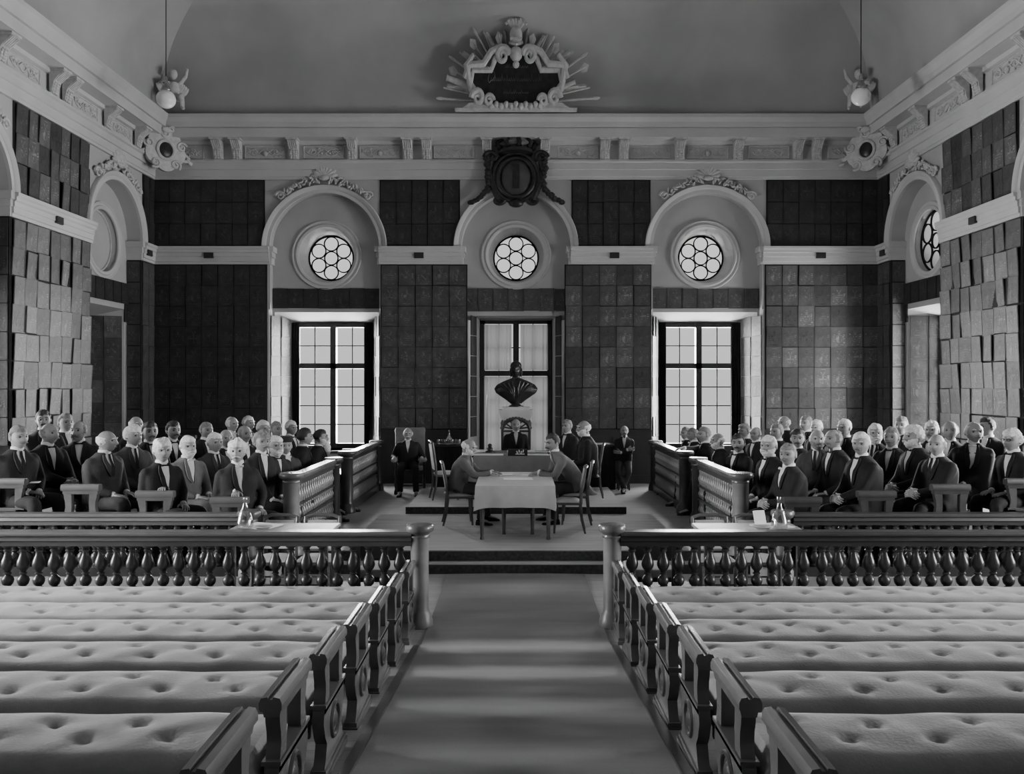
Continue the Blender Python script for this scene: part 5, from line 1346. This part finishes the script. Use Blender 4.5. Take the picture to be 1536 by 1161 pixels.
P(393, 663, 0, 'curly grey-haired man in dark coat on the front bench', hair=('full', Gy), beard=('moustache', Gy), coat=COATD, torso=45, face=40, arms='thigh', k=1.04)
P(395, 643, 1, 'white-haired man behind the curly-haired one, face turned aside', hair=('short', W), coat=COATG, torso=60, face=55)
P(414, 669, 0, 'white full-bearded man on the front bench beside the curly-haired one', hair=('short', W), beard=('beard', W), coat=COATD, torso=45, face=38)
P(415, 644, 1, 'round-headed grey man before the pale window reveal', hair=('short', Gy), coat=COATD, torso=55, face=50)
P(429, 669, 0, 'small man in flat cap and bow tie beside the newel post', hair=('short', Gy), coat=COATG, torso=40, face=22, hat=True, k=.95)
P(436.7, 642, 1, 'white-haired man outlined against the window frame', hair=('short', W), coat=BLACK, torso=70, face=62)
P(457, 655.5, 0, 'dark-headed man turned away toward the floor, dark against the window', hair=('side', Dk), coat=COATD, torso=110, face=118)
P(480.6, 656, 0, 'man with long white beard turned away toward the dais', hair=('short', Dk), beard=('long', W), coat=COATD, torso=100, face=105)
# east stand (black-coated)
P(1028.7, 650, 0, 'farthest man on the front bench, head against the third window', hair=('short', Gy), coat=BLACK, torso=-85, face=-70)
P(1039, 652, 0, 'second-farthest grey man on the front bench before the third window', hair=('short', Gy), coat=BLACK, torso=-80, face=-78)
P(1056, 652, 0, 'heavy grey man leaning to the parapet before the third window', hair=('short', Gy), coat=BLACK, torso=-85, face=-75, build=1.15, hands={1: ((2.86, 14.2, 1.03), (-.9, -.3, -.1), (0, 0, 1), .3)})
P(1077, 660.6, 0, 'bearded bald man in profile facing the floor, front bench', hair=('bald', W), beard=('beard', W), coat=BLACK, torso=-88, face=-85)
P(1107.4, 665, 0, 'dark-haired man with dark moustache on the front bench by the parapet post', hair=('side', Dk), beard=('moustache', Dk), coat=BLACK, torso=-62, face=-25)
P(1153, 669, 0, 'broad white-bearded man in black with a white cross at his chest', hair=('short', W), beard=('beard', W), coat=BLACK, torso=-70, face=-45, build=1.12)
P(1182, 682, 0, 'grey-haired man in white bow tie at the near end of the black-coated front bench', hair=('short', Gy), beard=('moustache', Gy), coat=COATD, torso=-75, face=-42, tie='white', arms='clasp')
P(1116, 647, 1, 'wavy grey-haired man in front of the pale reveal of the third window', hair=('full', Gy), coat=BLACK, torso=-75, face=-60)
P(1133, 651, 1, 'balding grey man with light lapels before the reveal', hair=('thin', Gy), coat=COATD, torso=-60, face=-50)
P(1165, 648, 1, 'grey man in black behind the broad white-bearded one', hair=('short', Gy), beard=('moustache', Gy), coat=BLACK, torso=-75, face=-60)
P(1176.5, 634, 2, 'bald white-headed man highest against the plates by the third window', hair=('bald', W), coat=COATD, torso=-70, face=-70)
P(1196.5, 658, 1, 'dark-haired young man with black moustache', hair=('side', Dk), beard=('moustache', Dk), coat=BLACK, torso=-60, face=-20)
P(1209, 635, 2, 'grey man high up, shoulder to the plates, second from the bald one', hair=('short', Gy), coat=BLACK, torso=-70, face=-55)
P(1225, 642, 2, 'white-haired man in the middle, half hidden behind the grey-goateed one', hair=('short', W), coat=COATD, torso=-60, face=-50)
P(1226, 658.6, 1, 'thin man with grey goatee in dark grey coat, upright', hair=('bald', W), beard=('beard', Gy), coat=COATG, torso=-35, face=-12, tie='long')
P(1250, 658.6, 1, 'man in profile beside the goateed one, black coat', hair=('thin', Gy), beard=('goatee', Gy), coat=BLACK, torso=-75, face=-68, arms='thigh')
P(1266.6, 642, 2, 'white-haired man against the plates behind the profile man', hair=('short', W), beard=('moustache', W), coat=BLACK, torso=-65, face=-62)
P(1291.6, 666, 1, 'burly fair man with clasped hands at near end of second black-coated bench', hair=('side', W), beard=('moustache', Gy), coat=BLACK, torso=-72, face=-42, build=1.12, arms='clasp')
P(1313, 650, 2, 'upright man with large white moustache and beard', hair=('short', W), beard=('beard', W), coat=BLACK, torso=-45, face=-18, tie='long')
P(1337, 656, 2, 'fair man with bow tie looking out over the floor', hair=('short', Gy), beard=('moustache', Gy), coat=BLACK, torso=-50, face=-40)
P(1352, 638, 3, 'dark-faced man in shadow before the side window', hair=('short', Gy), coat=COATD, torso=-60, face=-40)
P(1370, 655, 2, 'white-bearded man in full profile, hands over his knee', hair=('full', W), beard=('beard', W), coat=BLACK, torso=-78, face=-80, arms='clasp', build=1.08)
P(1397.5, 645.5, 3, 'white-haired man beside the side window curtain', hair=('short', W), beard=('moustache', Gy), coat=COATD, torso=-55, face=-42)
P(1405, 667, 2, 'bald old man with clasped hands at the near end of the third black-coated bench', hair=('bald', Gy), coat=BLACK, torso=-66, face=-45, arms='clasp', tie='long')
P(1425, 646, 3, 'clean-shaven man in bow tie before the lit plates', hair=('thin', Gy), coat=BLACK, torso=-50, face=-28)
P(1461, 648, 3, 'broad stout man with moustache and bow tie filling the upper bench', hair=('thin', W), beard=('moustache', Gy), coat=BLACK, torso=-32, face=-8, build=1.22, arms='thigh')
P(1480, 641, 4, 'dark-haired man at the back in profile, highest bench', hair=('side', Dk), coat=BLACK, torso=-60, face=-80)
P(1518, 660.6, 3, 'white-haired man in spectacles at the outer edge, leaning on his knee', hair=('full', W), coat=BLACK, torso=-70, face=-66, glasses=True, arms='thigh', k=1.0)
# around the tables
def Pt(px, py, y): s = F / y; return V(((px - CX) / s, y, EYE + (CY - py) / s))
person('white-bearded clerk in grey coat bent over the table, pen in hand', Pt(703, 670, 12.6), legs=90, torso=84, face=76, seat=.47, hip=(-.90, 12.66, .56), hair=('bald', W), beard=('beard', W), coat=COATL, pitch=-16, hands={1: ((-.37, 12.42, .80), (1, -.15, -.2), (.2, 0, 1), .5), -1: ((-.36, 12.62, .79), (1, -.25, -.1), (0, 0, 1), .3)}, trousers=COATG, k=1.0, lean=.1)
person('dark-haired moustached clerk in grey coat leaning on the writing table', Pt(829, 664, 12.55), legs=-90, torso=-78, face=-58, seat=.47, hip=(.98, 12.7, .56), hair=('side', Dk), beard=('moustache', Dk), coat=COATL, pitch=-10, hands={-1: ((.33, 12.4, .80), (-1, -.1, -.15), (-.2, 0, 1), .5), 1: ((.36, 12.6, .79), (-1, -.3, -.1), (0, 0, 1), .4)}, trousers=COATG, k=1.04, lean=.1)
person('presiding man in black with white collar behind the dark-clothed table', Pt(774, 637.5, 16.1), legs=0, torso=2, face=4, seat=.58, floor=.113, hair=('bald', Gy), coat=BLACK, arms='lap', tie='none', k=1.0)
person('stout watching man in the tall armchair by the wall, hands on its arms', Pt(612, 650.5, 16.1), legs=8, torso=6, face=8, seat=.5, floor=0.0, hair=('bald', W), beard=('moustache', W), coat=COATD, build=1.15, hands={1: ((-2.33, 15.93, .71), (0, -1, -.2), (0, 0, 1), .6), -1: ((-1.80, 15.92, .71), (.1, -1, -.2), (0, 0, 1), .6)}, k=.97)
person('clean-shaven secretary with bow tie seated behind the white-bearded one', Pt(850.5, 639.5, 15.6), legs=-80, torso=-45, face=-42, seat=.57, floor=.113, hair=('short', Gy), coat=COATD, k=1.0)
person('white-bearded secretary in black seen from behind at the presiding table', Pt(876, 642, 14.2), legs=-95, torso=-88, face=-76, seat=.58, floor=.113, hair=('bald', W), beard=('beard', W), coat=BLACK, build=1.12, k=1.06, arms='thigh')
person('attendant with folded arms and crossed ankles leaning by the wall', Pt(936.5, 646.5, 16.6), legs=-8, torso=-6, face=-4, hip=(2.16, 16.72, .6), floor=0.0, hair=('thin', Gy), beard=('goatee', Dk), coat=COATD, arms='fold', mode='perch', k=.88, trousers=COATG, tie='none')
sl = thing('stool', 'plain dark stool under the attendant with folded arms', 'stool', (2.16, 16.78, 0))
MB().lathe([(.15, .48), (.16, .5), (.15, .52)], n=18).build('seat', WOODD, sl)
for a in range(4): MB().tube([(.1 * math.cos(a * PI / 2 + .8), .1 * math.sin(a * PI / 2 + .8), .49), (.15 * math.cos(a * PI / 2 + .8), .15 * math.sin(a * PI / 2 + .8), 0)], .017, 7).build('leg', WOODD, sl)
# bust: bronze head and draped shoulders on a socle
bm_ = MB(); bc = V((0, 17.08, 2.42)); Rb = rotm(yawv(-8))
bm_.loft([[bc + Rb @ (head_point(x, y, z) * 1.32) for x, y, z in row] for row in HG_])
bm_.tube([bc + V((0, .03, -.08)), bc + V((0, .04, -.2)), bc + V((0, .04, -.26))], [.08, .085, .12], 14)
rows = []
for t, w_, d_ in ((0, .1, .1), (.06, .26, .14), (.13, .4, .17), (.2, .45, .19), (.27, .42, .19), (.34, .32, .17), (.42, .2, .14), (.5, .1, .09)):
    rows.append([bc + V((w_ * math.cos(a), .03 + d_ * math.sin(a), -.19 - t + .02 * math.sin(a * 5))) for a in [2 * PI * q / 24 for q in range(24)]])
bm_.loft(rows)
bo = bm_.build('bust', BRONZE); tag(bo, 'dark bronze portrait bust with draped shoulders on the white pedestal', 'statue'); remesh(bo, .012, 1)
m = MB().lathe([(.15, 1.66), (.15, 1.68), (.1, 1.7), (.07, 1.74), (.09, 1.78), (.1, 1.8)], (0, 17.1, 0), 20); m.build('socle', BRONZE, bo)
m = MB()
for sx in (-1, 1):
    for q in range(4): m.tube([bc + V((sx * (.08 + .08 * q), -.12, -.24 - .02 * q)), bc + V((sx * (.04 + .05 * q), -.17, -.4)), bc + V((sx * .04, -.12, -.58))], [.02, .024, .012], 7)
m.build('drapery_fold', BRONZE, bo)
hm = MB().ball(bc + V((0, .05, .075)), (.118, .125, .11), 16); hm.ball(bc + V((-.1, .06, -.05)), (.035, .06, .1), 10); hm.ball(bc + V((.1, .06, -.05)), (.035, .06, .1), 10); hm.build('hair', BRONZE, bo)
# small held things
papers('paper_sheet', 'folded sheet held by the stout man at the outer edge', -5.55, 9.62, .98, .1, .16, .4)
bake_all(); finish_people()
# ---------------------------------------------------------------- light and camera
w = bpy.data.worlds.new('sky'); bpy.context.scene.world = w; w.use_nodes = True
nt = w.node_tree; bg = nt.nodes['Background']
tc = nt.nodes.new('ShaderNodeTexCoord'); sx = nt.nodes.new('ShaderNodeSeparateXYZ'); nt.links.new(tc.outputs['Generated'], sx.inputs[0])
rp = nt.nodes.new('ShaderNodeValToRGB'); nt.links.new(sx.outputs['Z'], rp.inputs[0])
for p, v in ((0.0, .55),): rp.color_ramp.elements[0].position = 0; rp.color_ramp.elements[0].color = (.82, .82, .82, 1)
rp.color_ramp.elements[1].position = .2; rp.color_ramp.elements[1].color = (1, 1, 1, 1)
nt.links.new(rp.outputs[0], bg.inputs[0]); bg.inputs[1].default_value = SKY
def area(name, loc, rot, sx_, sy_, power, spread=PI):
    l = bpy.data.lights.new(name, 'AREA'); l.shape = 'RECTANGLE'; l.size = sx_; l.size_y = sy_; l.energy = power; l.spread = spread
    o = bpy.data.objects.new(name, l); col.objects.link(o); o.location = loc; o.rotation_euler = rot; return o
for i in (0, 2):
    c = BAYS['back'][i][0]
    area('daylight_end_window', (c, YB + 1.6, 2.3), (math.radians(-90), 0, 0), 2.2, 3.2, PW_END)
for i in range(1, 5):
    for sg in (-1, 1):
        u = BAYS['left'][i][0]; pw = PW_SIDE * (1.35, 1.6, 1.5, .12, .05)[i]
        area('daylight_side_window', (sg * (XW + 1.5), u, 2.3), (0, math.radians(90 * sg), 0), 3.2, 1.8, pw * (.25 if sg < 0 and i == 1 else (1.5 if sg < 0 and i == 2 else 1)))
area('daylight_side_window', (XW + 1.5, BAYS['right'][0][0], 2.3), (0, math.radians(90), 0), 3.2, 1.8, PW_SIDE)
sc = bpy.context.scene
cd = bpy.data.cameras.new('camera'); co = bpy.data.objects.new('camera', cd); col.objects.link(co)
co.location = (0, 0, EYE); co.rotation_euler = (PI / 2, 0, 0)
cd.sensor_fit = 'HORIZONTAL'; cd.sensor_width = 36; cd.lens = 36 * F / 1536
cd.shift_x = -(CX - 768) / 1536; cd.shift_y = (CY - 580.5) / 1536; cd.clip_start = .05
sc.camera = co
sc.view_settings.view_transform = 'AgX'; sc.view_settings.look = 'None'; sc.view_settings.exposure = EXPO; sc.view_settings.gamma = 1.0
sc.cycles.use_denoising = True; sc.cycles.max_bounces = 8; sc.cycles.diffuse_bounces = 4; sc.cycles.transparent_max_bounces = 12
sc.cycles.sample_clamp_indirect = 4.0
